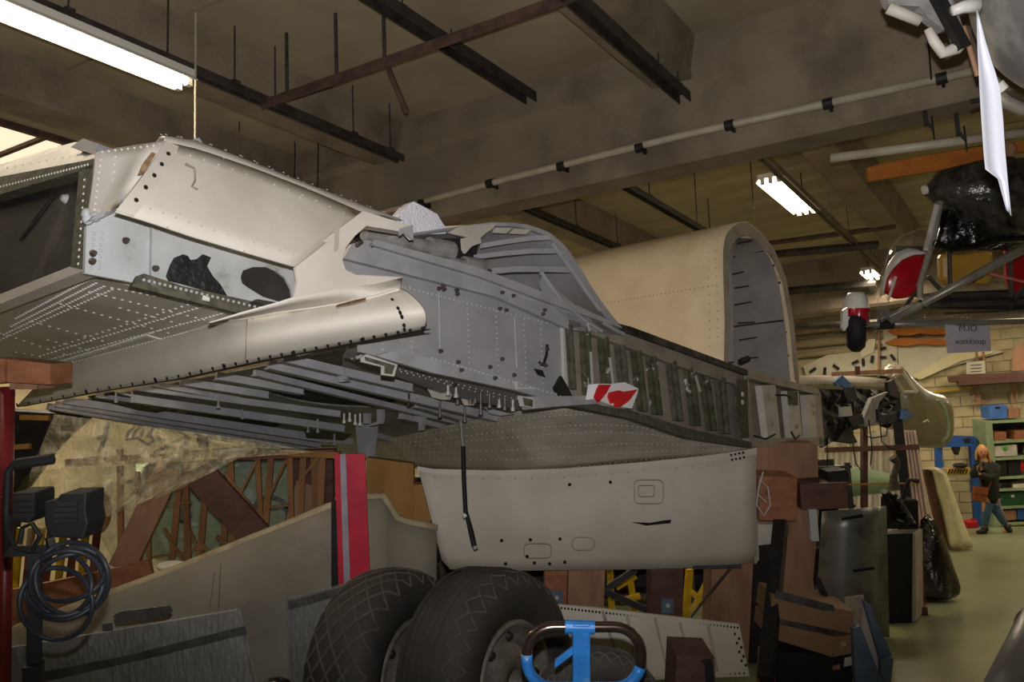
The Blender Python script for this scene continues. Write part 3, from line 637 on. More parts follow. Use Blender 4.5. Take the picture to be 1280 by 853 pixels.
link('end_stiffener', G().prism([WL(u, v, .0) for u, v in ((703, 396), (708, 398), (712, 500), (707, 500))], L_*.02), M['rivetg'], root=W)
pts = []
for u0 in (475, 512, 584, 620, 655, 676): pts += [WL(u0+lerp(0, 3, i/13), lerp(0, 88, i/13)+349+(u0-475)*.28, .018) for i in range(14)]
pts += [WL(lerp(452, 700, i/45), lerp(350, 412, i/45)-4, .018) for i in range(46)] + [WL(lerp(540, 700, i/30), lerp(448, 495, i/30), -.017) for i in range(31)]
rivs('rivets', pts, -L_, .0055, 'rivetg')
pts = [WN(lerp(500, 690, i/26), lerp(455, 503, i/26)+7, -.001) for i in range(27)]+[WN(lerp(440, 640, i/26), lerp(448, 502, i/26), -.001) for i in range(27)]
rivs('rivets', pts, -N_, .0055, 'rivet')
for (u, v) in ((446, 307), (450, 304), (465, 307), (548, 361), (553, 358), (554, 362), (570, 363), (571, 368), (568, 478), (550, 439), (572, 453), (576, 463), (612, 459), (618, 473), (627, 366), (641, 370), (624, 386), (632, 388), (678, 393), (680, 388), (627, 449), (642, 469), (676, 455), (681, 457), (683, 437), (611, 339), (600, 345)):
    link('bolt', G().disc(WL(u, v, -.02), -L_, .012, .018, 8), M['bolt'], root=W)
wl('corroded_spot', [(668, 461), (678, 463), (682, 472), (673, 469)], .01, .006, 'dark')
link('bent_wire', G().tube([WL(684, 431, -.01), WL(683, 444, -.01), WL(679, 457, -.01), WL(674, 453, -.01)], .009, 5), M['dark'], root=W)
wl('bracket', [(645, 477), (647, 476), (648, 484), (670, 485), (670, 487), (646, 487)], -.03, .012, 'rivetg')
wl('torn_edge', [(694, 485), (702, 470), (710, 484), (717, 498), (700, 500)], -.02, .02, 'dark')
# channel bar running to the taped bracket
g = G().prism([WL(u, v, -.08) for u, v in ((653, 496), (745, 495), (748, 505), (700, 508), (660, 512))], L_*.04); link('link_bar', g, M['cap'], root=W)
wl('slot_frame', [(650, 495), (667, 498), (668, 511), (653, 508)], -.1, .02, 'rivetg'); wl('slot_back', [(654, 497), (666, 500), (666, 509), (656, 507)], -.104, .005, 'green2')
# --- far web with stiffeners
wl('far_web', [(708, 396), (780, 420), (935, 478), (940, 556), (860, 548), (760, 515), (712, 500)], .03, .02, 'dirty')
wl('upper_cap', [(708, 388), (780, 411), (935, 464), (935, 486), (860, 462), (780, 433), (712, 408)], -.02, .04, 'dirty')
wl('upper_cap', [(775, 405), (790, 409), (935, 463), (935, 470), (780, 414)], -.05, .03, 'crumple')
wl('lower_rail', [(712, 500), (790, 513), (860, 536), (940, 553), (940, 560), (860, 548), (790, 524), (716, 508)], -.03, .05, 'green2')
sx = [(711, 404, 716, 486), (733, 404, 738, 493), (756, 420, 762, 492), (777, 430, 784, 500), (797, 437, 806, 514), (816, 444, 824, 518), (841, 450, 850, 526), (863, 458, 872, 532), (882, 468, 892, 538), (902, 470, 908, 542)]
for i, (a, b, c, d) in enumerate(sx):
    g = G().prism([WL(u, v, -.01) for u, v in ((a-4, b), (a+4, b+1), (c+4, d+1), (c-4, d))], L_*.04)
    g.prism([WL(u, v, -.04) for u, v in ((a+3, b+1), (a+5, b+2), (c+5, d+1), (c+3, d))], L_*.04)
    link('stiffener', g, M['green' if i % 3 else 'green2'], root=W)
for (a, b, c, d) in ((734, 404, 738, 414), (762, 447, 768, 488), (738, 440, 742, 493), (869, 470, 876, 490)):
    link('peeling_paint', G().prism([WL(u, v, -.045) for u, v in ((a-1, b), (a+2, b), (c+1, d), (c-2, d))], L_*.002), M['rivetg'], root=W)
wl('pierced_plate', [(922, 474), (934, 475), (938, 548), (926, 548), (920, 510)], -.03, .03, 'green2')
for (u, v) in ((928, 493), (928, 503)): link('bolt', G().disc(WL(u, v, -.035), -L_, .022, .01, 10), M['bracket'], root=W)
# --- beige end frame
wl('end_web', [(934, 470), (1026, 492), (1028, 552), (938, 552)], .06, .02, 'frame')
g = G().prism([WL(u, v, -.05) for u, v in ((930, 460), (938, 462), (1024, 487), (1025, 494), (935, 473))], L_*.1); link('top_rail', g, M['frame'], root=W)
wl('bottom_rail', [(938, 548), (1028, 547), (1030, 558), (944, 558)], -.04, .1, 'frame')
wl('end_post', [(1019, 490), (1026, 491), (1030, 556), (1024, 556)], -.04, .1, 'frame'); wl('end_post', [(932, 468), (936, 470), (942, 556), (937, 556)], -.03, .08, 'frame')
for q, hs in (([(952, 482), (969, 481), (976, 552), (961, 553)], ((961, 495), (965, 531))), ([(984, 489), (998, 489), (1003, 551), (990, 551)], ((991, 500), (996, 533))), ([(1008, 494), (1021, 495), (1026, 550), (1012, 550)], ((1016, 507), (1017, 516)))):
    o = wl('pierced_bracket', q, -.03, .06, 'bracket')
    g = G(); [g.disc(WL(u, v, -.034), -L_, .024, .008, 12) for u, v in hs]; link('boss', g, M['frame'], parent=o, kind='stuff')
wl('green_plate', [(986, 489), (997, 490), (998, 507), (987, 506)], -.05, .015, 'green2')
for p in ([(970, 494), (982, 494), (990, 498)], [(943, 545), (957, 549), (969, 543)], [(989, 540), (994, 549), (1000, 544)]): link('loose_cable', G().tube([WL(u, v, -.07) for u, v in p], .008, 5), M['dark'], root=W)
# --- lower skin right
lo1 = [(385, 562), (460, 556), (560, 533), (660, 513), (745, 507), (790, 514), (870, 540), (942, 558)]
lo2 = [(382, 556), (430, 571), (500, 583), (560, 589), (640, 594), (710, 591), (830, 577), (944, 564)]
a_, b_ = res(lo1, 30), res(lo2, 30); rows = []
for i in range(30):
    p = WN(a_[i][0], a_[i][1], 0); k = i/29; q = A(b_[i][0], b_[i][1], max(depth(WN(a_[i][0], a_[i][1], 0))*lerp(1.05, 1.02, k)+.55*math.sin(math.pi*min(1, k*1.05)), 6.56+.45*(b_[i][0]-522)/423))
    rows.append([p.lerp(q, j/8)+N_*.03*math.sin(math.pi*j/8) for j in range(9)])
link('lower_skin', G().grid(rows, off=N_*.01), M['skin2'], root=W, smooth=True)
low_rows = rows
pts = []; hpts = []
for i in range(1, 29):
    for k in range(3):
        for j in (1, 2.4, 3.4, 5, 6.2, 7.4):
            if i+k/3 > 28.6: continue
            jj = int(j); f_ = j-jj; ii = i; p = rows[ii][jj].lerp(rows[ii][jj+1], f_).lerp(rows[ii+1][jj].lerp(rows[ii+1][jj+1], f_), k/3); pts.append(p-N_*.001)
rivs('rivets', pts, -N_, .0085, 'rivet', .004)
for t_ in range(90):
    k = t_/89*28.9; i = int(k); f_ = k-i; hpts.append(rows[i][0].lerp(rows[i+1][0], f_).lerp(rows[i][1].lerp(rows[i+1][1], f_), .45)-N_*.004)
g = G(); [g.disc(p, -N_, .008, .001, 6) for p in hpts]
for (i, j) in ((3, 5), (5, 6), (9, 6), (13, 3), (17, 2)): g.disc(rows[i][j]-N_*.004, -N_, .014, .001, 6)
link('fastener_holes', g, M['hole'], root=W, kind='stuff')
# --- dark crumpled end beyond the frame
rnd = random.Random(3)
rows = []
tp = [(1024, 486), (1050, 487), (1075, 486), (1100, 488), (1122, 496)]; bt = [(1028, 560), (1040, 553), (1060, 540), (1085, 533), (1115, 528)]
for i, (a, b) in enumerate(zip(res(tp, 12), res(bt, 12))):
    rows.append([WL(lerp(a[0], b[0], j/7), lerp(a[1], b[1], j/7), .02+rnd.uniform(-.06, .06)) for j in range(8)])
link('crumpled_tip', G().grid(rows, off=L_*.03), M['crumple'], root=W)
for q, m, l in (([(1080, 522), (1090, 498), (1110, 490), (1098, 505), (1096, 520), (1108, 530), (1082, 534)], 'pipe', -.1), ([(1097, 512), (1105, 522), (1132, 511), (1141, 519), (1130, 525), (1110, 530), (1098, 526)], 'rag', -.12),
                ([(1110, 478), (1118, 474), (1122, 486), (1124, 498), (1112, 494)], 'dark', -.05), ([(1046, 552), (1060, 530), (1072, 553), (1066, 555)], 'dark', -.02), ([(1053, 509), (1064, 508), (1066, 520), (1054, 521)], 'rivetg', -.09), ([(1054, 488), (1068, 483), (1072, 498), (1060, 503)], 'matt', -.09), ([(1060, 522), (1078, 518), (1080, 530), (1066, 534)], 'matt', -.09)):
    wl('torn_metal', q, l, .04, m)
wl('masking_tape', [(1043, 478), (1053, 469), (1064, 480), (1057, 486), (1052, 481), (1046, 483)], -.06, .02, 'masking')
wl('masking_tape', [(1128, 511), (1142, 518), (1132, 526), (1126, 524)], -.14, .03, 'masking')
wl('masking_tape', [(1128, 511), (1142, 518), (1132, 526), (1126, 524)], -.15, .008, 'masking')

# --- cabin pipes lying in the spar top
for pts, rr, lb_ in (([(455, 293), (500, 303), (560, 314)], .045, 'a'), ([(470, 312), (530, 325), (602, 334)], .038, 'b')):
    P_ = [WL(u, v, .05) for u, v in pts]; g = G().tube(P_, [rr*.7, rr*.8, rr*.9], 14)
    d = (P_[-1]-P_[-2]).normalized(); g.tube([P_[-1]-d*.14, P_[-1]+d*.02], rr*1.25, 14)
    o = link('duct_pipe', g, M['pipe'], root=W, smooth=False); q = P_[-1]+d*.021
    link('pipe_bore', G().disc(q, d*.4-L_*.6, rr*.7, .01, 12), M['rivet'], parent=o)
wl('dark_gap', [(440, 295), (458, 285), (560, 293), (600, 300), (590, 340), (520, 322), (450, 305)], .18, .01, 'black')
# --- torn grey cowl seen from inside
oc = [(486, 297), (540, 289), (582, 283), (612, 279), (650, 280), (680, 289), (702, 306), (720, 332), (738, 362), (756, 388), (778, 414)]
ic = [(480, 318), (530, 322), (560, 330), (588, 345), (610, 360), (640, 372), (665, 388), (690, 398), (712, 404), (740, 408), (768, 410)]
n_ = 26; o1, i1 = res(oc, n_), res(ic, n_); rows = []
for i in range(n_):
    a = WL(o1[i][0], o1[i][1], .0); b = WL(i1[i][0], i1[i][1], .55)
    rows.append([a, a.lerp(b, .12), a.lerp(b, .4)+L_*.15, a.lerp(b, .7)+L_*.1, b])
cw = T('engine_cowling', 'torn grey cowling shell with inner stringers standing on the spar', 'cowling', rows[-1][0])
link('shell', G().grid(rows, off=N_*.01+S_*.01), M['grey'], root=cw, smooth=True)
def PL_(u, v, l): return WL(u, v, l)
link('edge_frame', G().grid([[r[0]-L_*.02 for r in rows[6:]], [r[0]-L_*.02-N_*.03-S_*.03 for r in rows[6:]]], off=L_*.02), M['cap'], root=cw)
def strip(pa, w=6, l0=.1, l1=.45, nm='stringer'):
    n = len(pa); top = [PL_(u, v, lerp(l0, l1, i/(n-1))) for i, (u, v) in enumerate(pa)]; bot = [PL_(u, v+w, lerp(l0, l1, i/(n-1))) for i, (u, v) in enumerate(pa)]
    link(nm, G().grid([top, bot], off=-L_*.03), M['cap'], root=cw)
strip([(683, 295), (660, 296), (630, 300), (600, 305)], 6, .0, .1); strip([(700, 312), (660, 312), (625, 315), (592, 319)], 6, .02, .1); strip([(718, 335), (680, 334), (640, 334), (605, 337)], 7, .03, .1)
for q, l in (([(575, 283), (620, 280), (616, 286), (607, 292), (600, 298), (585, 297), (560, 291)], -.04), ([(578, 298), (600, 294), (602, 304), (590, 308), (582, 317), (579, 312)], -.06), ([(620, 285), (641, 285), (633, 292), (617, 291)], -.05), ([(643, 286), (664, 287), (658, 293), (636, 292)], -.05)):
    link('torn_flap', G().prism([WL(u, v, l) for u, v in q], L_*.015), M['skin'], root=cw)
for pa in ([(676, 340), (690, 360), (704, 379), (730, 400), (752, 414)], [(690, 304), (712, 335), (735, 368), (750, 388)], [(755, 404), (768, 412), (780, 418)]):
    P_ = [WL(u, v, -.04) for u, v in pa]; link('doubler', G().tube(P_, .014, 6), M['cap'], root=cw)
link('torn_flap', G().prism([WL(u, v, -.03) for u, v in ((680, 342), (700, 366), (722, 384), (752, 413), (745, 416), (716, 394), (700, 390), (684, 374), (676, 356))], L_*.012), M['grey'], root=cw)
link('cream_outer_skin', G().prism([WL(u, v, .12) for u, v in ((486, 290), (555, 283), (612, 280), (612, 284), (580, 290), (520, 294))], L_*.2), M['cream2'], root=cw)
link('cream_gap', G().prism([WL(u, v, .1) for u, v in ((612, 354), (630, 356), (636, 363), (624, 361))], L_*.005), M['cream2'], root=cw)
one('foam_block', 'torn white foam sheet sticking up behind the cream cowl', 'foam', G().prism([WL(u, v, .05) for u, v in ((499, 268), (508, 258), (517, 252), (525, 256), (538, 263), (547, 268), (552, 277), (557, 284), (557, 292), (530, 293), (505, 289), (497, 284))], L_*.06), M['foam'])
# --- cream barrel cowling with ribbed inside
bc = T('barrel_cowling', 'big cream painted barrel cowling standing on the wing, open end right', 'cowling', WL(925, 462, .1))
oc = [(905, 452), (906, 400), (904, 340), (904, 308), (909, 290), (921, 279), (934, 278), (950, 290), (968, 312), (982, 345), (992, 400), (1000, 484)]
n_ = 40; oc_ = res(oc, n_); arch = [WL(u, v, .12) for u, v in oc_]
# outer shell goes back along the chord direction
rows = []
for i, p in enumerate(arch):
    k = i/(n_-1); rows.append([p+L_*(2.6*j/8) + (N_*(.0)) for j in range(9)])
link('shell', G().grid(rows, off=(S_*-.006)+N_*.006), M['cream2'], root=bc, smooth=True)
# inward flange, then ribbed lining
cen = WL(955, 400, .12)
fl = [[p for p in arch], [p.lerp(cen, .13) if i > 3 else p+S_*.07 for i, p in enumerate(arch)]]
link('end_flange', G().grid(fl, off=L_*.01), M['frame'], root=bc)
ic = [(917, 452), (917, 400), (915, 340), (917, 312), (924, 298), (936, 295), (950, 305), (964, 325), (974, 355), (982, 410), (988, 476)]
i1 = res(ic, 24); rows = []
for p in [WL(u, v, .13) for u, v in i1]: rows.append([p, p+L_*.3+(cen-p)*.02, p+L_*.6])
link('lining', G().grid(rows), M['liner'], root=bc, smooth=True)
link('back_panel', G().prism([WL(u, v, .13)+L_*.55 for u, v in [(880, 470)]+ic+[(1010, 500)]], L_*.02), M['liner'], root=bc)
for i, (a, b, c, d) in enumerate(((918, 303, 938, 298), (916, 322, 954, 311), (917, 343, 967, 330), (920, 360, 975, 352), (920, 381, 976, 371), (924, 404, 979, 401), (926, 425, 983, 416), (928, 448, 986, 446))):
    link('rib', G().bar(WL(a-1, b, .42), WL(c+3, d, .42), .02, .012, N_), M['steel'], root=bc)
    P0 = WL(c+1, d, .14); P1 = P0+L_*.6+(cen-P0)*.03; link('rib', G().bar(P0+(cen-P0)*.03, P1, .02, .014, N_), M['steel'], root=bc)
g = G()
for j in (.12, .19, 1.6):
    for p in arch[2:-2]: g.disc(p+L_*(j-.06)+(p-cen).normalized()*.008, p-cen, .006, .003)
for i in (9, 16):
    for k in range(60): g.disc(arch[i]+L_*(.1+k*.04)+(arch[i]-cen).normalized()*.008, arch[i]-cen, .006, .003)
link('rivets', g, M['frame'], root=bc, kind='stuff')
link('edge_filler', G().prism([WL(u, v, .06) for u, v in ((880, 448), (905, 452), (928, 462), (926, 468), (905, 465))], L_*.1), M['cream2'], root=bc)
link('latch_pin', G().tube([WL(925, 452, .1), WL(935, 448, .1)], .022, 8), M['matt'], root=bc)

# --- striped tape wrapped on the link bar
t = T('barrier_tape', 'crumpled red and white barrier tape wrapped round the bracket under the spar', 'tape', WL(770, 495, -.2))
link('tape_wrap', G().prism([WL(u, v, -.16) for u, v in ((747, 480), (768, 480), (779, 482), (781, 478), (798, 486), (797, 492), (790, 511), (765, 507), (744, 499))], L_*.07), M['tapew'], root=t)
for q in ([(750, 481), (764, 481), (758, 492), (749, 503), (744, 497), (747, 488)], [(762, 491), (774, 488), (780, 490), (797, 487), (787, 501), (776, 509), (770, 509), (768, 503), (764, 505), (761, 496)]):
    link('red_stripe', G().prism([WL(u, v, -.172) for u, v in q], L_*.014), M['taper'], root=t)
# --- cable hanging through the skin
yy = A(577, 560, 6.05).y
t = T('hanging_cable', 'black sleeved cable hanging from wheel bay in front of the white panel', 'cable', PY(576, 535, yy))
link('wire', G().tube([PY(u, v, yy) for u, v in ((576, 526), (577, 545), (579, 560))], .008, 6), M['pipe'], root=t)
link('sleeve', G().tube([PY(u, v, yy) for u, v in ((579, 558), (580, 600), (582, 640), (584, 645), (589, 665), (593, 683))], [.016, .016, .016, .014, .018, .018], 8), M['matt'], root=t)
link('ferrule', G().tube([PY(u, v, yy) for u, v in ((581, 643), (583, 647))], .021, 8), M['rivet'], root=t)
link('frayed_end', G().tube([PY(u, v, yy) for u, v in ((593, 682), (595, 687))], .015, 6), M['frame'], root=t)
# fittings hanging below the outer rail at left
def rail_y(u, v): return WN(u, v, -.01)
def ht(label, segs, r, ref, m='pipe', cat='pipe', nm='dangling_pipe', group=None):
    d = depth(WN(ref[0], ref[1], -.01)); g = G()
    for s in segs: g.tube([A(u, v, d) for u, v in s], r, 7)
    one(nm, label, cat, g, M[m], group)
ht('two short forked hoses hanging under the wing rail at left', [[(135, 528), (131, 545), (122, 548)], [(133, 540), (128, 556), (125, 565)]], .022, (135, 522), nm='forked_hose', cat='hose')
ht('cluster of small curved hoses under the wing rail', [[(u+10, 534), (u+3, 540), (u, 547)] for u in (158, 166, 175, 184)] + [[(u, 536), (u-2, 545), (u+2, 550)] for u in (190, 198)] + [[(157, 550), (172, 548), (184, 556), (196, 550), (207, 551)]], .014, (180, 532), nm='hose_cluster', cat='hose')
ht('long bent grey pipe hanging from the wing rail over the plastic', [[(234, 545), (215, 555), (194, 566), (187, 590), (180, 600), (158, 603)]], .02, (234, 540))
ht('short capped pipe stub under the wing rail', [[(237, 548), (226, 562)]], .022, (234, 540), nm='pipe_stub', cat='pipe')
ht('fat dark pipe stub below the wing rail, right of bent pipe', [[(256, 548), (254, 560)], [(248, 548), (263, 549)]], .05, (256, 545), 'crumple', nm='wide_pipe_stub')

# ================================================================ UNDER THE WING
def ap(px, d, th, ): # prism at constant camera depth (facing the camera), going backwards by th metres
    return G().prism([A(u, v, d) for u, v in px], fwd*th)
# white fairing panel
t = T('fairing_panel', 'large chalky white curved fairing panel below the spar', 'panel', A(740, 712, 6.6))
top = [(522, 583), (535, 586), (620, 588), (700, 586), (800, 578), (880, 570), (945, 560)]; bot = [(552, 700), (556, 712), (640, 714), (720, 713), (800, 712), (880, 710), (946, 703)]
n_ = 22; a_, b_ = res(top, n_), res(bot, n_); rows = []
for i in range(n_):
    k = i/(n_-1); r_ = []
    for j in range(9):
        q = j/8; d = 6.35+.45*k + .12*(1-math.sin(math.pi*q)) ; r_.append(A(lerp(a_[i][0], b_[i][0], q), lerp(a_[i][1], b_[i][1], q), d))
    rows.append(r_)
pl_rows = rows
link('panel_skin', G().grid(rows, off=fwd*.015), M['panelw'], root=t, smooth=True)
link('top_flange', G().prism([rows[i][0]-fwd*.02 for i in range(0, n_)]+[rows[i][0]-fwd*.02+down*.07 for i in range(n_-1, -1, -1)], fwd*.015), M['panelw'], root=t)
e = [A(u, v, d) for u, v, d in ((928, 572, 6.75), (945, 563, 6.9), (950, 700, 6.95), (944, 705, 6.8))]
link('end_flange', ap([(928, 568), (943, 566), (949, 700), (944, 706)], 6.9, .04), M['frame'], root=t)
g = G()
for (u, v) in ((712, 606), (763, 603), (627, 676), (663, 675), (700, 674), (659, 696), (668, 704), (687, 705), (706, 703), (632, 705)): g.disc(A(u, v, 6.44+.0009*(u-700)), -fwd, .013, .003)
for i in range(4): [g.disc(A(928+u, 571-2+v, 6.75), -fwd, .01, .003) for u, v in ((i*5-14, i*-1), (i*5-13, 6-i))]
for i in range(7): g.disc(A(936+i*.8, 610+i*7, 6.85), -fwd, .02, .004)
link('fastener_holes', g, M['hole'], root=t, kind='stuff')
link('tear', ap([(790, 653), (812, 654), (830, 651), (839, 650), (838, 654), (826, 655), (808, 657)], 6.47, .004), M['hole'], root=t)
def rrect(cu, cv, w, h, r=6, n=5):
    o = []
    for (sx, sy, a0) in ((1, 1, 0), (-1, 1, 90), (-1, -1, 180), (1, -1, 270)):
        for k in range(n): a = math.radians(a0+90*k/(n-1)); o.append((cu+sx*(w/2-r)+r*math.cos(a), cv+sy*(h/2-r)+r*math.sin(a)))
    return o
for q in ((729, 680, 28, 16, 7), (811, 615, 36, 30, 6), (808, 614, 20, 14, 3), (672, 689, 34, 18, 6)):
    link('inspection_outline', G().tube([A(u, v, 6.48+.0008*(u-700)) for u, v in rrect(*q)], .0035, 5, closed=True), M['frame'], root=t)
link('duct_tape', ap([(866, 708), (927, 706), (927, 710), (866, 712)], 6.72, .01), M['duct'], root=t)
g = G(); [g.disc(rows[i][1].lerp(rows[i][0], .3)-fwd*.004, -fwd, .006, .002) for i in range(n_)]
for k in range(60):
    f_ = k/59*(n_-1); i = min(int(f_), n_-2); g.disc(rows[i][0].lerp(rows[i+1][0], f_-i)+down*.05-fwd*.006, -fwd, .006, .002)
link('rivets', g, M['frame'], root=t, kind='stuff')

# timber supports
def post(label, px, d, th, m='timber', bolt=None, name='timber_post', grp='timber posts under the wing'):
    t = T(name, label, 'post', A(px[2][0], px[2][1], d), grp)
    link('post', ap(px, d, th), M[m], root=t, bevel=.004)
    if bolt:
        u, v = bolt; link('anchor_plate', ap([(u-8, v-9), (u+7, v-9), (u+7, v+9), (u-8, v+9)], d-.01, .01), M['steelb'], root=t); link('bolt', G().disc(A(u, v, d-.011), -fwd, .02, .012, 8), M['rivetg'], root=t)
post('round orange brown timber post left of square post, small anchor plate', [(681, 700), (710, 700), (710, 930), (682, 930)], 6.9, .2, 'timberx', (696, 748))
post('pale square timber post behind the blue trolley handle', [(711, 700), (757, 700), (757, 930), (711, 930)], 6.85, .25)
post('dark timber post with a blue grey anchor plate, centre right', [(814, 700), (855, 700), (857, 930), (818, 930)], 6.9, .25, 'timberd', (835, 758))
post('broad timber post right of the perforated strip end', [(890, 704), (944, 704), (944, 930), (893, 930)], 7.05, .3)
post('orange plywood cabinet side between crimson flag and white panel', [(458, 572), (517, 580), (517, 860), (458, 860)], 7.3, .1, 'ply', name='plywood_sheet')
post('small orange plywood box left of the white fairing panel', [(516, 606), (538, 606), (538, 654), (516, 652)], 7.2, .15, 'ply', name='plywood_box')
post('tall timber post carrying the beige wing end frame', [(944, 552), (1022, 555), (1024, 640), (1016, 900), (975, 900), (945, 700)], 7.25, .25)
post('slanting pale timber board between the dark stay and aluminium sheet', [(998, 625), (1013, 640), (1018, 748), (972, 740), (978, 700)], 7.05, .06, name='timber_board')
post('orange timber stub at the foot of the dark slanting stay', [(955, 818), (970, 818), (972, 930), (955, 930)], 5.8, .15, 'timberx', name='timber_stub')
def block(label, px, px2, d, m, txt=None):
    t = T('timber_block', label, 'block', A(px[2][0], px[2][1], d), 'timber blocks packed under the wing')
    link('block', G().prism([A(u, v, d) for u, v in px], fwd*.35), M[m], root=t, bevel=.006)
    if txt: text(txt, A(px[0][0]+11, px[0][1]+22, d-.004), right, -down, .07, M['ink'], t)
    if px2: link('sawn_end', G().prism([A(u, v, d-.001) for u, v in px2], fwd*.33), M['timberd'], root=t)
block('square orange timber block marked with a letter R', [(949, 595), (997, 597), (996, 652), (949, 651)], None, 6.75, 'timberx', 'R')
block('dark red timber block right of the lettered block', [(1000, 606), (1060, 603), (1061, 636), (1002, 638)], None, 6.95, 'timberd')
t = one('tied_string', 'pale string looped beside the lettered timber block', 'string', G().tube([A(u, v, 6.7) for u, v in ((954, 590), (948, 612), (946, 632), (955, 645), (963, 632), (960, 610), (950, 600), (947, 618), (958, 628))], .006, 5), M['rivetg'])
one('steel_stay', 'dark slanting steel stay left of the cardboard boxes', 'strut', G().bar(A(976, 654, 6.5), A(957, 850, 5.7), .09, .09), M['dark'])
one('alloy_offcut', 'pale grey alloy offcut standing beside slanting board', 'offcut', ap([(1011, 637), (1021, 637), (1024, 677), (1014, 677)], 6.9, .05), M['rivetg'])
one('white_box', 'small white box behind the slanting steel stay', 'box', ap([(948, 656), (968, 656), (968, 680), (948, 682)], 7.0, .1), M['bracket'])
one('wood_rest', 'short timber block with a dark notch at lower right of trolley', 'block', G().prism([A(u, v, 4.6) for u, v in ((846, 820), (893, 822), (896, 900), (842, 900))], fwd*.3), M['timberd'])
one('black_strap', 'dark metal strap on the corner of short timber block', 'strap', ap([(876, 827), (890, 824), (894, 860), (883, 860), (881, 831)], 4.58, .01), M['matt'])
one('diagonal_brace', 'dark steel brace crossing behind the timber posts', 'brace', G().bar(A(745, 735, 7.3), A(820, 768, 7.3), .11, .05), M['dark'])
one('cross_brace', 'dark steel brace sloping down behind the ribbed tire', 'brace', G().bar(A(640, 718, 7.4), A(745, 860, 7.4), .08, .05), M['dark'])
one('cross_brace', 'dark steel brace sloping up right of the pale square post', 'brace', G().bar(A(760, 735, 7.5), A(795, 712, 7.5), .07, .05), M['dark'])
one('plumb_cord', 'thin dark cord slanting from the panel to the perforated strip', 'cord', G().tube([A(913, 710, 6.4), A(890, 738, 6.4), A(864, 772, 6.4)], .008, 5), M['dark'])
# yellow stand pieces behind
t = T('yellow_trestle', 'yellow steel trestle glimpsed behind the timber posts', 'trestle', A(870, 770, 9))
for a, b in (((862, 712), (864, 880)), ((889, 714), (890, 880)), ((864, 765), (890, 714)), ((864, 740), (890, 765))): link('bar', G().bar(A(*a, 9), A(*b, 9), .07, .05), M['yellow'], root=t)
t = T('yellow_ladder', 'yellow tubular frame seen left of the dark timber post', 'frame', A(785, 760, 9.2))
for a, b in (((762, 705), (770, 860)), ((785, 705), (800, 860)), ((770, 735), (795, 720)), ((775, 752), (800, 745))): link('bar', G().tube([A(*a, 9.2), A(*b, 9.2)], .035, 8), M['yellow'], root=t)

# perforated white strip
t = T('perforated_strip', 'long white tapered metal strip with a row of holes leaning on posts', 'strip', A(800, 850, 5.4))
def sp(u, v): return A(u, v, lerp(5.1, 5.6, (u-670)/260))
q = [(672, 754), (750, 761), (924, 781), (937, 846), (820, 850), (700, 845), (690, 800)]
link('sheet', G().prism([sp(u, v) for u, v in q], fwd*.02), M['panelw'], root=t)
g = G(); [g.disc(sp(lerp(680, 922, i/56), lerp(758, 785, i/56))-fwd*.001, -fwd, .0085, .002) for i in range(57)]
[g.disc(sp(lerp(822, 930, i/18), lerp(847, 842, i/18))-fwd*.001, -fwd, .0085, .002) for i in range(19)]
[g.disc(sp(lerp(919, 929, i/7)+(3 if i % 2 else -1), lerp(793, 832, i/7))-fwd*.001, -fwd, .011, .002) for i in range(8)]
link('fastener_holes', g, M['hole'], root=t, kind='stuff')
for a, b in (((753, 764), (768, 812)), ((784, 768), (794, 845)), ((818, 772), (834, 845)), ((849, 778), (861, 822)), ((885, 782), (896, 840)), ((690, 760), (705, 845))): link('seam_rib', G().bar(sp(*a)-fwd*.004, sp(*b)-fwd*.004, .02, .006, fwd), M['frame'], root=t)

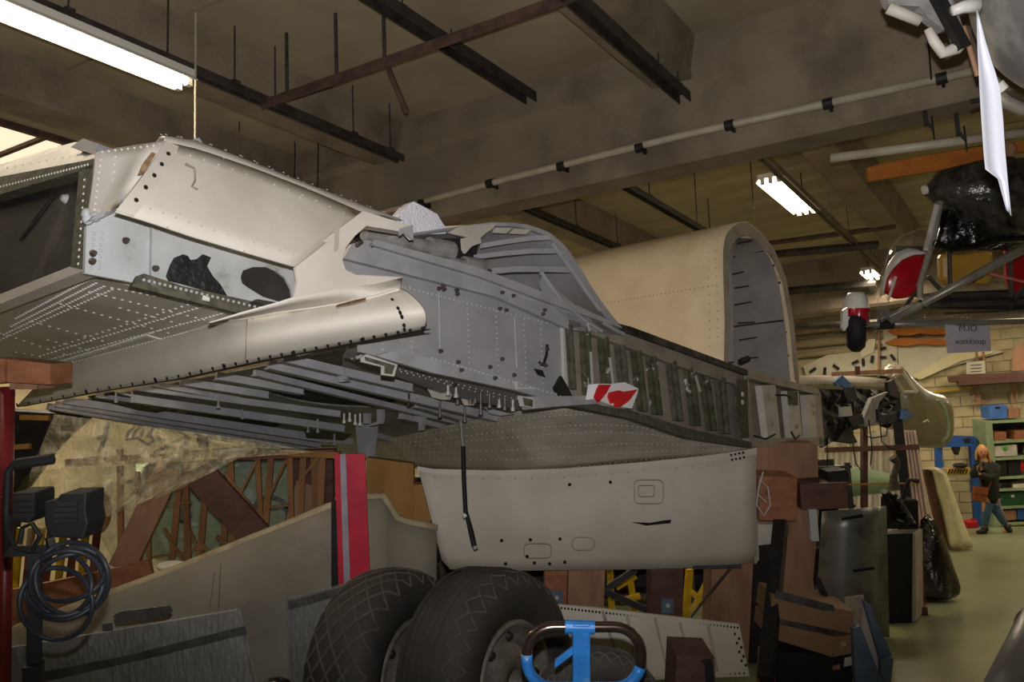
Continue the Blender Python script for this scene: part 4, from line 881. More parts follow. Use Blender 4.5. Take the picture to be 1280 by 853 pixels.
# ---------------------------------------------------------------- tyres
def tyre(label, cu, cv, d, Rr, Wd, ax, diamond=False, hub=True, name='aircraft_wheel', zz=None):
    c = A(cu, cv, d)
    ax = V(ax).normalized(); t = T(name, label, 'wheel', V((c.x, c.y, max(0, c.z-Rr))))
    h = Wd/2; prof = [(-h*.55, Rr*.52), (-h*.8, Rr*.56), (-h, Rr*.74), (-h*.97, Rr*.86), (-h*.8, Rr*.95), (-h*.45, Rr*.99), (0, Rr), (h*.45, Rr*.99), (h*.8, Rr*.95), (h*.97, Rr*.86), (h, Rr*.74), (h*.8, Rr*.56), (h*.55, Rr*.52)]
    link('rubber', G().rev(c, ax, prof, 64), M['tire'], root=t, smooth=True)
    a = ax.cross(V((0, 0, 1))).normalized(); b = ax.cross(a)
    def sp_(an, x, ex=.004):   # surface point
        x = max(-h*.999, min(h*.999, x)); xs = [p[0] for p in prof[2:11]]; rs = [p[1] for p in prof[2:11]]
        for i in range(len(xs)-1):
            if xs[i] <= x <= xs[i+1]: r = lerp(rs[i], rs[i+1], (x-xs[i])/(xs[i+1]-xs[i])); break
        return c+ax*x+(a*math.cos(an)+b*math.sin(an))*(r+ex)
    g = G(); n = 26
    if diamond:
        for i in range(n):
            for s in (1, -1):
                g.tube([sp_(2*math.pi*(i+s*q*2.0)/n, lerp(-h*.97, h*.97, (q+1)/2), .001) for q in [k/7-1 for k in range(15)]], .007, 5)
        link('diamond_grooves', g, M['tire2'], root=t, kind='stuff')
    else:
        for x in (-.62, -.4, -.18, .04, .26): g.rev(c, ax, [(h*x-.004, Rr*.985), (h*x-.003, Rr*1.002), (h*x+.003, Rr*1.002), (h*x+.004, Rr*.985)], 64)
        g2 = G()
        for i in range(30):
            for s in (1, -1):
                g2.tube([sp_(2*math.pi*(i+.5*s*q)/30, h*lerp(.55, .97, (q+1)/2), -.001) for q in (-1, -.5, 0, .5, 1)], .0045, 5)
        link('rib_grooves', g, M['tire'], root=t, kind='stuff'); link('zigzag_tread', g2, M['tire2'], root=t, kind='stuff')
    if hub:
        for s in ((1,) if hub == 1 else (1, -1)):
            hb = link('wheel_rim', G().rev(c, ax*s, [(h*.5, Rr*.53), (h*.78, Rr*.55), (h*.86, Rr*.53), (h*.8, Rr*.49), (h*.55, Rr*.46), (h*.5, Rr*.36), (h*.72, Rr*.3), (h*.8, Rr*.22), (h*.78, Rr*.12), (h*.4, Rr*.11), (h*.4, 0.001)], 48), M['hub'], root=t, smooth=True)
            g = G()
            for k in range(8):
                an = 2*math.pi*k/8; p = c+ax*s*h*.62+(a*math.cos(an)+b*math.sin(an))*Rr*.4; g.disc(p, ax*s, .03, .02, 8)
            link('rim_bolts', g, M['dark'], parent=hb, kind='stuff')
    return t
axr = (right*.82 - fwd*.57); axr.z = 0
tyre('aircraft wheel with worn ribbed tire and grey rim, right of the pair', 612, 850, 4.75, .585, .44, axr)
tyre('aircraft wheel with diamond tread tire at left of the pair', 488, 848, 5.25, .63, .42, (right*.9-fwd*.44)*V((1, 1, 0)), True)
tyre('small dark tire top showing through the blue trolley handle', 748, 900, 3.6, .28, .16, (right*.1-fwd*1.0)*V((1, 1, 0)), False, name='trolley_wheel', hub=0)

# ---------------------------------------------------------------- blue trolley handle
t = T('hand_trolley', 'blue trolley with a worn oval steel handle at the bottom centre', 'trolley', A(730, 940, 2.85)*V((1, 1, 0)))
hp_ = rrect(730, 822, 143, 76, 34, 8); P_ = [A(u, v, 2.85) for u, v in hp_]
n_ = len(hp_)
link('handle', G().tube(P_, .0175, 14, closed=True), M['chrome'], root=t, smooth=True)
g = G()
bi = [i for i in range(n_) if hp_[i][1] > 812 and hp_[i][0] < 730]; bj = [i for i in range(n_) if hp_[i][1] > 826 and hp_[i][0] > 730]
g.tube([P_[i] for i in bi], .0185, 14); g.tube([P_[i] for i in bj], .0185, 14)
g.tube([P_[bj[-1]], A(730, 860, 2.85), P_[bi[0]]], .0185, 12)
link('handle_paint', g, M['blue'], root=t, smooth=True)
link('bar_post', G().prism([A(u, v, 2.83) for u, v in ((716, 781), (738, 781), (738, 1200), (717, 1200))], fwd*.04), M['blue'], root=t, bevel=.004)
link('weld_collar', G().tube([A(706, 784, 2.85), A(743, 785, 2.85)], .022, 12), M['blue'], root=t)
link('gusset', G().prism([A(u, v, 2.84) for u, v in ((717, 808), (717, 818), (693, 836), (694, 826))], fwd*.012), M['blue'], root=t)
link('crossbar', G().box(V((-.25, -.02, .05))+A(728, 900, 2.85)*V((1, 1, 0)), V((.25, .02, .1))+A(728, 900, 2.85)*V((1, 1, 0))), M['blue'], root=t)

# ---------------------------------------------------------------- crimson flag strip and fabric covered surface
t = T('crimson_fin_strip', 'crimson upright strip with silver stripe and black edge', 'strip', A(440, 728, 5.75))
for nm, q, m, dd in (('crimson_panel', [(418, 568), (456, 568), (463, 735), (422, 735)], 'red', 0), ('silver_stripe', [(425, 568), (432, 568), (438, 735), (430, 735)], 'silver', -.008), ('black_edge', [(414, 626), (420, 626), (423, 735), (414, 735)], 'matt', -.004)):
    link(nm, ap(q, 5.75+dd, .02), M[m], root=t)
t = T('fabric_tailplane', 'large grey fabric covered tail surface lying slanted at lower left', 'tailplane', A(200, 850, 5.2))
tp = [(-30, 716), (0, 706), (100, 672), (200, 632), (300, 596), (360, 574), (415, 634-6), (470, 618), (480, 621), (487, 642), (497, 655), (545, 658)]
tp = [(-30, 802-80), (0, 706), (60, 690-8), (130, 655), (200, 725-0)]
edge = [(-30, 798-82), (0, 706), (90, 678), (200, 714-0)]
# traced crest of the covered surface
crest = [(-40, 812-94), (0, 795), (60, 772), (140, 742), (220, 712), (300, 679), (360, 655), (415, 632), (445, 624), (475, 619), (484, 624), (488, 642), (500, 652), (545, 660)]
base = [(-40, 990), (0, 990), (60, 990), (140, 990), (220, 990), (300, 990), (360, 990), (415, 990), (445, 985), (475, 980), (484, 975), (488, 970), (500, 960), (550, 960)]
c_, b_ = res(crest, 40), None; rows = []
for i, (u, v) in enumerate(c_):
    k = i/39; r_ = []
    dd = lerp(4.75, 6.3, k)
    for j in range(10):
        q = j/9; vv = lerp(v, 1000, q**1.3); r_.append(A(u, vv, dd-.35*q+.05*(1-q)**6+.03*noise.noise(V((k*6, q*3, 0)))))
    rows.append(r_)
link('fabric_skin', G().grid(rows, off=fwd*.1), M['cloth'], root=t, smooth=True)
g = G().tube([r[0]+fwd*.03+down*.012 for r in rows if True], .035, 10); link('leading_edge_tape', g, M['clothe'], root=t, smooth=True)
g = G()
for (u, v, u2, v2) in ((268, 716, 262, 760), (276, 705, 273, 770)): g.tube([A(u, v, 5.15), A((u+u2)/2, (v+v2)/2, 5.12), A(u2, v2, 5.1)], .003, 4)
link('water_stain', g, M['duct'], root=t)

# ---------------------------------------------------------------- film wrapped panels
def wrapped(label, q, d, tapes, name='wrapped_panel', wr=0):
    t = T(name, label, 'panel', A(q[-1][0], q[-1][1], d), 'film wrapped panels at lower left')
    cu = [p[0] for p in q]; cv = [p[1] for p in q]
    link('inner_panel', ap([(lerp(u, sum(cu)/len(cu), .03), lerp(v, sum(cv)/len(cv), .03)) for u, v in q], d+.03, .03), M['wrapped'], root=t)
    a, b, c, e = q[0], q[1], q[2], q[3]; rows = []; rn = random.Random(len(label))
    fold = [rn.uniform(-.012, .012) for _ in range(29)]
    for i in range(29):
        k = i/28; r_ = []
        for j in range(20):
            z = j/19; u = lerp(lerp(a[0], b[0], k), lerp(e[0], c[0], k), z); v = lerp(lerp(a[1], b[1], k), lerp(e[1], c[1], k), z)
            r_.append(A(u, v, d+fold[i]*(1-.5*z)+rn.uniform(-.003, .003)))
        rows.append(r_)
    link('cling_film', G().grid(rows), M['plasticc'], root=t, smooth=True)
    for tq in tapes: link('duct_tape', ap(tq, d-.02, .004), M['duct'], root=t)
    return t
wrapped('film wrapped panel leaning at lower left with long slanted duct tape', [(-30, 815), (300, 760), (345, 960), (-30, 960)], 4.35,
        [[(50, 841), (160, 820), (306, 783), (308, 793), (200, 820), (55, 853)], [(142, 770), (150, 765), (212, 757), (216, 764), (208, 772), (145, 779)], [(127, 781), (140, 779), (141, 789), (129, 790)]])
wrapped('smaller film wrapped panel right behind the diamond tread tire', [(357, 747), (440, 727), (470, 960), (365, 960)], 5.4, [[(359, 753), (436, 732), (430, 743), (362, 763)]])
one('film_bundle', 'crumpled dark plastic bundle on the floor between wrapped panels', 'bundle', G().ell(A(345, 862, 4.6), (right, down, fwd), (.09, .06, .08), 12, 8), M['gloss'], smooth=True)

# ---------------------------------------------------------------- headlight stand with cable coil at left
t = T('work_light_stand', 'black work light stand with twin lamp heads at left edge', 'stand', A(45, 1150, 2.6)*V((1, 1, 0)))
D = 2.6
link('stand_pole', G().bar(A(44, 690, D), A(40, 1200, D), .035, .05), M['matt'], root=t); link('pole_sleeve', G().bar(A(42, 830, D-.02), A(40, 1200, D-.02), .05, .06), M['dark'], root=t)
g = G().tube([A(u, v, D) for u, v in ((10, 690), (8, 640), (10, 590), (18, 580), (28, 577), (66, 574))], .011, 8); link('carry_handle', g, M['matt'], root=t, smooth=True)
link('grip', G().tube([A(22, 580, D), A(66, 574, D)], .0165, 10), M['matt'], root=t)
def head(px, d, nm='lamp_head'):
    o = link(nm, ap(px, d, .12), M['matt'], root=t, bevel=.006); cu = sum(p[0] for p in px)/len(px); cv = sum(p[1] for p in px)/len(px)
    g = G(); [g.bar(A(cu-14, cv-12+i*7, d-.01), A(cu+14, cv-13+i*7, d-.01), .012, .006, fwd) for i in range(4)]; link('cooling_fin', g, M['dark'], parent=o)
head([(14, 617), (43, 616), (43, 640), (36, 655), (14, 652)], D); head([(74, 618), (108, 617), (107, 640), (110, 655), (104, 675), (60, 672), (55, 655), (54, 628), (72, 625)], D)
link('lamp_yoke', G().bar(A(8, 690, D), A(60, 688, D), .02, .03).bar(A(62, 672, D), A(66, 692, D), .03, .02), M['dark'], root=t)
g = G()
rn = random.Random(5)
for i, (cu, cv, ru, rv, tl) in enumerate(((84, 728, 52, 40, -.5), (80, 732, 50, 42, -.4), (88, 722, 44, 28, -.3), (76, 730, 38, 40, -.6), (90, 724, 46, 46, -.7), (70, 755, 46, 45, .1))):
    g = G().tube([A(cu+ru*math.cos(a)*math.cos(tl)-rv*math.sin(a)*math.sin(tl), cv+ru*math.cos(a)*math.sin(tl)+rv*math.sin(a)*math.cos(tl), D-.04+.03*math.sin(a*2+i)) for a in [2*math.pi*k/30 for k in range(30)]], .0075, 7, closed=True)
    if i == 0: coil = T('cable_coil', 'dark grey electric cable coiled over the work light stand', 'cable', A(80, 770, D))
    link('cable_loop', g, M['steelb'] if 0 else mat('dark_cable', '#30343c', '#252930', rough=.5), root=coil, smooth=True)
g = G().tube([A(u, v, D-.02) for u, v in ((14, 645), (10, 665), (20, 685), (40, 690), (50, 670), (40, 655), (28, 660), (24, 680))], .007, 6); link('lead', g, M['matt'], root=t)

# red pole with its timber head
t = T('red_prop', 'red painted steel prop at left edge carrying a timber block', 'prop', A(2, 1300, 4.0)*V((1, 1, 0)))
dp = 4.0
link('pole', G().tube([A(9, 484, dp), A(0, 1100, dp)], .032, 14), M['redpole'], root=t, smooth=True)
link('collar', G().tube([A(6, 620, dp), A(6, 628, dp)], .045, 12), M['redpole'], root=t)
one('prop_timber', 'stained reddish timber block on top of the red prop', 'block', G().prism([A(u, v, 3.9) for u, v in ((6, 449), (63, 455), (63, 481), (6, 478))], fwd*.2).prism([A(u, v, 3.88) for u, v in ((-20, 448), (6, 449), (6, 478), (-20, 482))], fwd*.2), M['timberx'])
one('timber_shim', 'pale plywood shim under the reddish timber block', 'shim', ap([(12, 479), (46, 481), (46, 487), (12, 487)], 3.95, .15), M['timber'])

# ---------------------------------------------------------------- background left: film draped frame, ribs, green fuselage
t = T('green_fuselage', 'pale green fuselage with black code letters standing behind the wooden ribs', 'fuselage', A(300, 800, 9.2))
rows = []
for i in range(16):
    u = lerp(170, 400, i/15); r_ = []
    for j in range(12):
        a = lerp(.25, math.pi-.25, j/11); r_.append(A(u, 642-88*math.cos(a)*(.75+.25*i/15)-8, 10.6-.8*math.sin(a)))
    rows.append(r_)
link('hull', G().grid(rows), M['gfus2'], root=t, smooth=True)
text('O', A(338, 647, 9.68), right, -down, .62, M['matt'], t, 'code_letter'); text('-', A(377, 640, 9.68), right, -down, .6, M['matt'], t, 'code_dash'); text('C', A(402, 640, 9.68), right, -down, .62, M['matt'], t, 'code_letter')
link('porthole', G().disc(A(230, 645, 9.72), -fwd, .09, .01, 14), M['matt'], root=t)
def sheet(label, q4, d, nx, ny, amp, m, name='plastic_sheet', seed=1, dv=None, grp=None):
    rows = []
    a, b, c, e = q4
    for i in range(nx):
        k = i/(nx-1); r_ = []
        for j in range(ny):
            z = j/(ny-1); u = lerp(lerp(a[0], b[0], k), lerp(e[0], c[0], k), z); v = lerp(lerp(a[1], b[1], k), lerp(e[1], c[1], k), z)
            r_.append(A(u, v, d+amp*(noise.noise(V((k*9+seed, z*2.5, seed)))+.5*noise.noise(V((k*22, z*7, seed)))) + (dv or 0)*k))
        rows.append(r_)
    return one(name, label, 'plastic sheet', G().grid(rows), M[m], grp, smooth=True)
sheet('clear film hanging over the green fuselage behind the ribs', [(120, 555), (405, 560), (400, 720), (110, 750)], 8.4, 36, 16, .35, 'whitefilm', seed=3)
sheet('yellowish translucent film draped over the wooden frame at left', [(68, 518), (330, 552), (395, 566), (38, 590)], 6.6, 40, 14, .12, 'plastic', seed=1)
sheet('yellowish film hanging in folds behind the work light stand', [(38, 590), (330, 556), (225, 612), (20, 690)], 6.55, 40, 18, .14, 'plastic', seed=2)
t = T('wooden_wing_frame', 'uncovered wooden wing frame with spruce ribs standing on edge', 'wing frame', A(280, 720, 7.2))
D = 7.2
for a, b, w_ in (((150, 562), (152, 730), .045), ((172, 590), (176, 720), .035), ((185, 588), (187, 725), .035), ((231, 560), (236, 720), .05), ((225, 600), (215, 700), .05), ((258, 600), (250, 700), .05), ((288, 562), (292, 700), .05), ((283, 610), (280, 680), .05), ((322, 562), (328, 690), .04), ((340, 562), (330, 680), .05), ((362, 562), (366, 690), .045), ((380, 562), (374, 680), .05), ((404, 565), (400, 660), .05)):
    link('rib', G().bar(A(*a, D), A(*b, D), w_, .03, fwd), M['stick'], root=t)
for a, b in (((182, 590), (194, 612)), ((280, 590), (320, 640)), ((300, 618), (322, 575)), ((335, 625), (358, 575)), ((372, 605), (400, 570)), ((236, 660), (255, 700)), ((270, 670), (300, 690)), ((205, 660), (236, 712)), ((146, 640), (172, 610))):
    link('rib_brace', G().bar(A(*a, D-.02), A(*b, D-.02), .02, .02, fwd), M['stick'], root=t)
for a, b in (((85, 578), (240, 571)), ((240, 571), (420, 566))): link('spar', G().bar(A(*a, D-.05), A(*b, D-.05), .1, .06, down), M['rail_red'], root=t)
link('spar', G().bar(A(352, 565, D-.08), A(425, 569, D-.08), .08, .05, down), M['ply'], root=t)
for q in ([(240, 609), (262, 609), (250, 620)], [(238, 688), (262, 688), (250, 676)]): link('corner_gusset', ap(q, D-.05, .01), M['stick'], root=t)
for a, b in (((190, 632), (240, 628)), ((190, 697), (240, 690)), ((330, 634), (362, 632)), ((370, 662), (398, 658)), ((205, 612), (230, 612))): link('rib_brace', G().bar(A(*a, D-.02), A(*b, D-.02), .015, .015, fwd), M['stick'], root=t)
one('timber_plank', 'broad dark plank sloping down right through the wooden ribs', 'plank', G().bar(A(240, 582, 6.95), A(322, 672, 6.95), .24, .05, fwd), M['timberd'], 'sloping planks behind the tailplane')
one('timber_plank', 'brown plank sloping up right, left of the dark sloping plank', 'plank', G().bar(A(152, 712, 6.9), A(212, 584, 6.9), .2, .05, fwd), M['timber'], 'sloping planks behind the tailplane')
one('timber_plank', 'low brown board lying behind the coiled cable', 'plank', ap([(-20, 745), (140, 712), (185, 700), (190, 720), (120, 755), (-20, 810)], 6.3, .05), M['timberx'], 'sloping planks behind the tailplane')
t = T('wood_bulkheads', 'dark brown wooden bulkhead frames left of the crimson strip', 'frames', A(390, 690, 7.4))
link('bulkhead', ap([(364, 566), (390, 566), (392, 660), (366, 680)], 7.8, .1), M['timberd'], root=t); link('bulkhead', ap([(393, 567), (416, 569), (416, 660), (394, 665)], 7.9, .1), M['timberd'], root=t)
link('frame_post', G().bar(A(394, 566, 7.3), A(398, 655, 7.3), .07, .05, fwd), M['stick'], root=t); link('frame_post', G().bar(A(386, 605, 7.35), A(370, 665, 7.35), .2, .04, fwd), M['timber'], root=t)
one('orange_float', 'orange round float behind the work light stand', 'float', G().ell(A(121, 640, 7.6), (right, down, fwd), (.12, .2, .12), 18, 12), M['orange'], smooth=True)
one('chrome_knob', 'small shiny chrome knob left of the plank behind the coil', 'knob', G().ell(A(116, 660, 6.4), (right, down, fwd), (.03, .03, .03), 12, 8), M['rivet'], smooth=True)
t = T('yellow_striped_stand', 'yellow and red striped stand behind the coiled cable', 'stand', A(70, 740, 7.0))
for i, u in enumerate((22, 36, 48, 60, 76, 90, 104, 118)): link('slat', G().bar(A(u+4, 660, 7), A(u-4, 738, 7), .05, .03, fwd), M['yellow' if i % 2 == 0 else 'rail_red'], root=t)
one('bay_darkness', 'flat dark sheet standing for the darkness behind the film at far left', 'rack', ap([(-30, 512), (105, 519), (60, 560), (15, 620), (-30, 900)], 9.0, .3), M['dark'])  # shade of the black bay, put in as a dark sheet
one('yellow_ledge', 'short yellow ledge in front of the dark sheet just under the wing', 'ledge', G().bar(A(26, 522, 8.9), A(62, 523, 8.9), .05, .05), M['ply'])
one('yellow_ledge', 'lower short ledge in front of the dark sheet beside red prop', 'ledge', G().bar(A(10, 560, 8.9), A(38, 558, 8.9), .05, .05), M['ply'])
sheet('crumpled clear film lying behind the sloping planks', [(95, 610), (165, 600), (215, 700), (150, 720)], 7.5, 20, 14, .3, 'plasticc', seed=7)
one('yellow_rag', 'pale yellow crumpled rag on the tailplane edge behind the ribs', 'rag', G().ell(A(216, 708, 6.2), (right, down, fwd), (.12, .035, .08), 12, 6), M['curtain'])

# dark rack added to hide the lit floor in the gaps between posts
t = T('darkening_rack', 'dark rack added to darken the gaps behind the timber posts', 'rack', A(760, 760, 10.4)*V((1, 1, 0)))
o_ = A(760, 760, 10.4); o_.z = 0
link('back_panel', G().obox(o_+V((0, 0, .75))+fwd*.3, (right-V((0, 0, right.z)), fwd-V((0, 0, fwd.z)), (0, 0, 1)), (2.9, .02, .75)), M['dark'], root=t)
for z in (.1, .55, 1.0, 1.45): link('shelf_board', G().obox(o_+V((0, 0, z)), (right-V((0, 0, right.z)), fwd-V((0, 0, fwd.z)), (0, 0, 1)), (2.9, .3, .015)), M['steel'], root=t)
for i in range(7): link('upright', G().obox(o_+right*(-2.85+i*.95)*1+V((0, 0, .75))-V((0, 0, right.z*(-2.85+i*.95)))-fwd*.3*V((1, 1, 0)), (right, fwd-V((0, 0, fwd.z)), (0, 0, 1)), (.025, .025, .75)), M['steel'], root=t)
def apy(px, y, th): return G().prism([PY(u, v, y) for u, v in px], V((0, th, 0)))

# ================================================================ RIGHT SIDE, FLOOR LEVEL
def fl(u, v): return PZ(u, v, 0)
t = T('aluminium_sheet', 'dull bent aluminium sheet leaning upright behind the cardboard boxes', 'sheet', A(1060, 790, 7.5))
rows = []
for i in range(12):
    k = i/11; r_ = []
    for j in range(8):
        z = j/7; u = lerp(lerp(1028, 1108, k), lerp(1018, 1112, k), z); v = lerp(lerp(640, 633, k), lerp(800, 797, k), z)
        r_.append(A(u, v, 7.75-.05*z-.12*math.sin(math.pi*k)+(.1 if k > .88 else 0)))
    rows.append(r_)
link('sheet', G().grid(rows, off=fwd*.01), M['alu'], root=t, smooth=True)
for q in ([(1052, 648), (1078, 643), (1079, 647), (1053, 651)], [(1066, 713), (1092, 709), (1094, 712), (1068, 716)]): link('handle_slot', ap(q, 7.57, .01), M['hole'], root=t)
# black cabinet
a = fl(1106, 780); b = fl(1141, 779); dpt = depth(b)
t = T('black_cabinet', 'low black cabinet standing between aluminium sheet and rubbish bag', 'cabinet', b)
hgt = A(1141, 667, dpt).z
g = G().prism([A(1100, 783, dpt), A(1141, 779, dpt), A(1143, 667, dpt), A(1105, 668, dpt)], V((0, .5, 0)))
link('body', g, M['matt'], root=t, bevel=.005); link('side_trim', G().prism([A(1140, 779, dpt-.01), A(1145, 777, dpt-.01), A(1144, 667, dpt-.01), A(1141, 667, dpt-.01)], V((0, .5, 0))), M['frame'], root=t)
# trash bag
rows = []; rn = random.Random(9); pr = [(0, .02), (.02, .2), (.12, .25), (.35, .22), (.55, .17), (.72, .13), (.82, .07), (.86, .09), (.9, .02)]
c = fl(1170, 751); c.z = 0
g = G(); n = 22
vs = []
for h, r in pr:
    for k in range(n):
        a = 2*math.pi*k/n; rr = r*(1+.16*noise.noise(V((math.cos(a)*2, math.sin(a)*2, h*5)))+.08*math.sin(5*a+h*9)); vs.append(c+V((math.cos(a)*rr, math.sin(a)*rr, h+.03*noise.noise(V((a, h*6, 1))))))
g.add(vs, [(i*n+k, i*n+(k+1) % n, (i+1)*n+(k+1) % n, (i+1)*n+k) for i in range(len(pr)-1) for k in range(n)])
one('rubbish_bag', 'black rubbish bag knotted at top beside the black cabinet', 'bag', g, M['gloss'], sub=1)
one('red_rod', 'thin red rod standing upright in front of the rubbish bag', 'rod', G().tube([A(1149, 670, 9.0), A(1156, 764, 9.0)], .012, 7), M['redpole'])
one('wood_offcut', 'small brown wooden offcut on floor by the rubbish bag', 'offcut', G().obox(fl(1153, 769)+V((0, 0, .04)), ((1, .2, 0), (-.2, 1, 0), (0, 0, 1)), (.05, .05, .04)), M['timberd'])
# cardboard boxes
def cbox(label, front, side, d, m, th=.35, extra=None, nm='cardboard_box'):
    t = T(nm, label, 'box', A(front[2][0], front[2][1], d), 'boxes piled behind the timber posts')
    link('carton', G().prism([A(u, v, d) for u, v in front], fwd*th), M[m], root=t, bevel=.003)
    if side: link('carton_end', G().prism([A(u, v, d-.003) for u, v in side], fwd*th), M[m], root=t)
    if extra:
        for q, mm in extra: link('label_patch', ap(q, d-.008, .004), M[mm], root=t)
    return t
cbox('long brown cardboard box lying tilted on top of the pile', [(966, 745), (1068, 765), (1065, 793), (962, 772)], None, 6.0, 'card', extra=[([(970, 738), (1042, 757), (1044, 765), (1030, 764), (968, 748)], 'duct')])
cbox('brown cardboard box in the middle of the pile, tilted', [(962, 776), (1045, 797), (1040, 822), (960, 797)], [(1045, 797), (1068, 793), (1066, 817), (1040, 822)], 6.0, 'card', extra=[([(965, 772), (1020, 785), (1019, 791), (966, 779)], 'duct'), ([(1051, 803), (1058, 802), (1058, 808), (1051, 809)], 'frame')])
cbox('black box with a white label at bottom of the pile', [(968, 815), (1068, 820), (1067, 900), (968, 900)], None, 6.0, 'matt', extra=[([(1056, 823), (1065, 821), (1065, 832), (1055, 834)], 'bracket'), ([(1041, 833), (1050, 831), (1050, 837), (1041, 838)], 'timber')])
one('dark_crate', 'dark crate beneath the small white box behind the stay', 'crate', ap([(944, 681), (970, 681), (970, 900), (944, 900)], 7.0, .2), M['dark'])
one('paper_liner', 'torn dark foil flap curling over the cardboard boxes', 'foil', G().prism([A(u, v, 6.3) for u, v in ((1018, 718), (1026, 724), (1034, 742), (1041, 758), (1031, 755), (1024, 738))], fwd*.02), M['dark'])
t = T('steel_channel', 'pair of blue grey steel channels standing tilted right of the boxes', 'channel', fl(1100, 853))
link('channel_face', ap([(1066, 786), (1076, 783), (1103, 853), (1112, 890), (1072, 890)], 5.9, .05), M['steelb'], root=t)
link('channel_face', ap([(1080, 752), (1088, 757), (1116, 822), (1101, 826)], 6.1, .05), M['steelb'], root=t)
link('channel_side', ap([(1101, 826), (1117, 823), (1115, 890), (1104, 890)], 6.05, .05), M['steelb'], root=t)
link('channel_web', ap([(1080, 750), (1076, 783), (1103, 853), (1110, 880), (1104, 850)], 6.15, .03), M['skin2'], root=t)
one('carton_strip', 'grey plywood strip between channels and the aluminium sheet', 'strip', ap([(1056, 748), (1080, 745), (1080, 900), (1064, 900)], 6.5, .03), M['frame'])
# metal cylinder in the lower right corner
one('metal_cowl', 'shiny grey metal cowling edge in the bottom right corner', 'cowling', G().tube([A(1306, 770, 2.6), A(1286, 870, 2.5), A(1270, 990, 2.4)], [.06, .115, .14], 28), M['engine'], smooth=True)
one('pink_rag', 'dusty pink cloth on the corner cowling at lower right', 'cloth', G().ell(A(1284, 788, 2.6), (right, down, fwd), (.03, .06, .05), 12, 8), M['silver'] if 0 else mat('pink_cloth', '#9a6368', '#855158', rough=.9))

# ---------------------------------------------------------------- middle distance
sheetd = 13.2
rows = []
for i in range(60):
    k = i/59; u = lerp(1008, 1128, k); r_ = []
    for j in range(6):
        z = j/5; r_.append(A(u, lerp(lerp(562, 537, min(1, k*1.2)), 700, z), sheetd+.1*math.sin(k*55)))
    rows.append(r_)
one('dust_curtain', 'white hanging dust sheet behind the green tapered tube', 'curtain', G().grid(rows), M['curtain'], smooth=True)
rows = []
for i in range(30):
    k = i/29; r_ = []
    for j in range(6):
        z = j/5; r_.append(A(lerp(lerp(1120, 1145, k), lerp(1138, 1174, k), z), lerp(538, 714, z), 12.0+.06*math.sin(k*40)))
    rows.append(r_)
one('striped_curtain', 'pinkish white pleated curtain hanging left of the wrapped roll', 'curtain', G().grid(rows), mat('pleated_curtain', '#e2cfc0', '#c9a99c', rough=.9, scale=14, stretch=(6, 6, .3)), smooth=True)
g = G().tube([A(1010, 601, 12), A(1060, 602, 12), A(1100, 603, 12), A(1128, 605, 12), A(1146, 607, 12)], [.24, .21, .15, .08, .02], 18)
one('green_tail_boom', 'pale green tapered tube lying in front of the white dust sheet', 'tube', g, M['gfus'], smooth=True)
t = T('steel_rack', 'brown steel rack with upright and crossbar behind the wing tip', 'rack', A(1082, 640, 10.2))
link('upright', G().bar(A(1080, 530, 10.2), A(1085, 790, 10.2), .06, .06), M['timberd'], root=t); link('crossbar', G().bar(A(1032, 563, 10.15), A(1147, 559, 10.15), .08, .06), M['timberd'], root=t)
link('crossbar', G().bar(A(1058, 606, 10.15), A(1148, 604, 10.15), .02, .02), M['ply'], root=t)
one('black_mast', 'tall black slanted mast behind the wing tip', 'mast', G().bar(A(1118, 490, 10.6), A(1145, 735, 10.6), .11, .08), M['matt'])
one('green_mast_edge', 'thin green pole running beside the black mast', 'pole', G().tube([A(1129, 545, 10.7), A(1140, 668, 10.7)], .015, 6), M['shelfg'])
t = T('stripped_engine', 'stripped black engine on the bench behind the aluminium sheet', 'engine', A(1120, 670, 9.6))
rn = random.Random(4)
link('crankcase', G().obox(A(1124, 645, 9.8), (right, down, fwd), (.15, .2, .15)), M['engblk'], root=t, bevel=.02)
for i in range(10):
    link('cylinder', G().tube([A(1124+rn.uniform(-14, 14), 640+rn.uniform(-18, 18), 9.7), A(1124+rn.uniform(-20, 20), 640+rn.uniform(-28, 24), 9.5)], rn.uniform(.02, .05), 8), M['engblk'], root=t)
link('exhaust_stack', G().tube([A(1118, 612, 9.6), A(1117, 595, 9.6), A(1122, 580, 9.6), A(1116, 572, 9.6)], [.06, .04, .035, .05], 10), M['bolt'], root=t)
link('coolant_hose', G().tube([A(1128, 625, 9.6), A(1136, 600, 9.6), A(1148, 602, 9.6)], .025, 8), M['matt'], root=t)
link('white_plate', ap([(1110, 662), (1122, 662), (1122, 665), (1110, 665)], 9.4, .01), M['rivet'], root=t)
one('black_box', 'black square box on the block behind the wing end', 'box', ap([(1034, 590), (1058, 588), (1061, 592), (1061, 604), (1036, 604)], 7.05, .2), M['matt'])
one('engine_bench', 'dark workbench under the stripped black engine', 'bench', ap([(1100, 668), (1142, 668), (1142, 700), (1100, 700)], 9.5, .5), M['dark'])
t = T('loose_wiring', 'tangle of thin dark wires hanging from the wing tip', 'wires', A(1085, 540, 8.6))
for p in ([(1078, 532), (1082, 545), (1090, 548), (1108, 545), (1110, 525)], [(1086, 525), (1090, 560), (1088, 582)], [(1066, 535), (1067, 563), (1070, 580), (1078, 590)], [(1100, 528), (1102, 553), (1112, 560), (1120, 562)], [(1034, 556), (1034, 590)]): link('wire', G().tube([A(u, v, 8.6) for u, v in p], .006, 5), M['matt'], root=t)
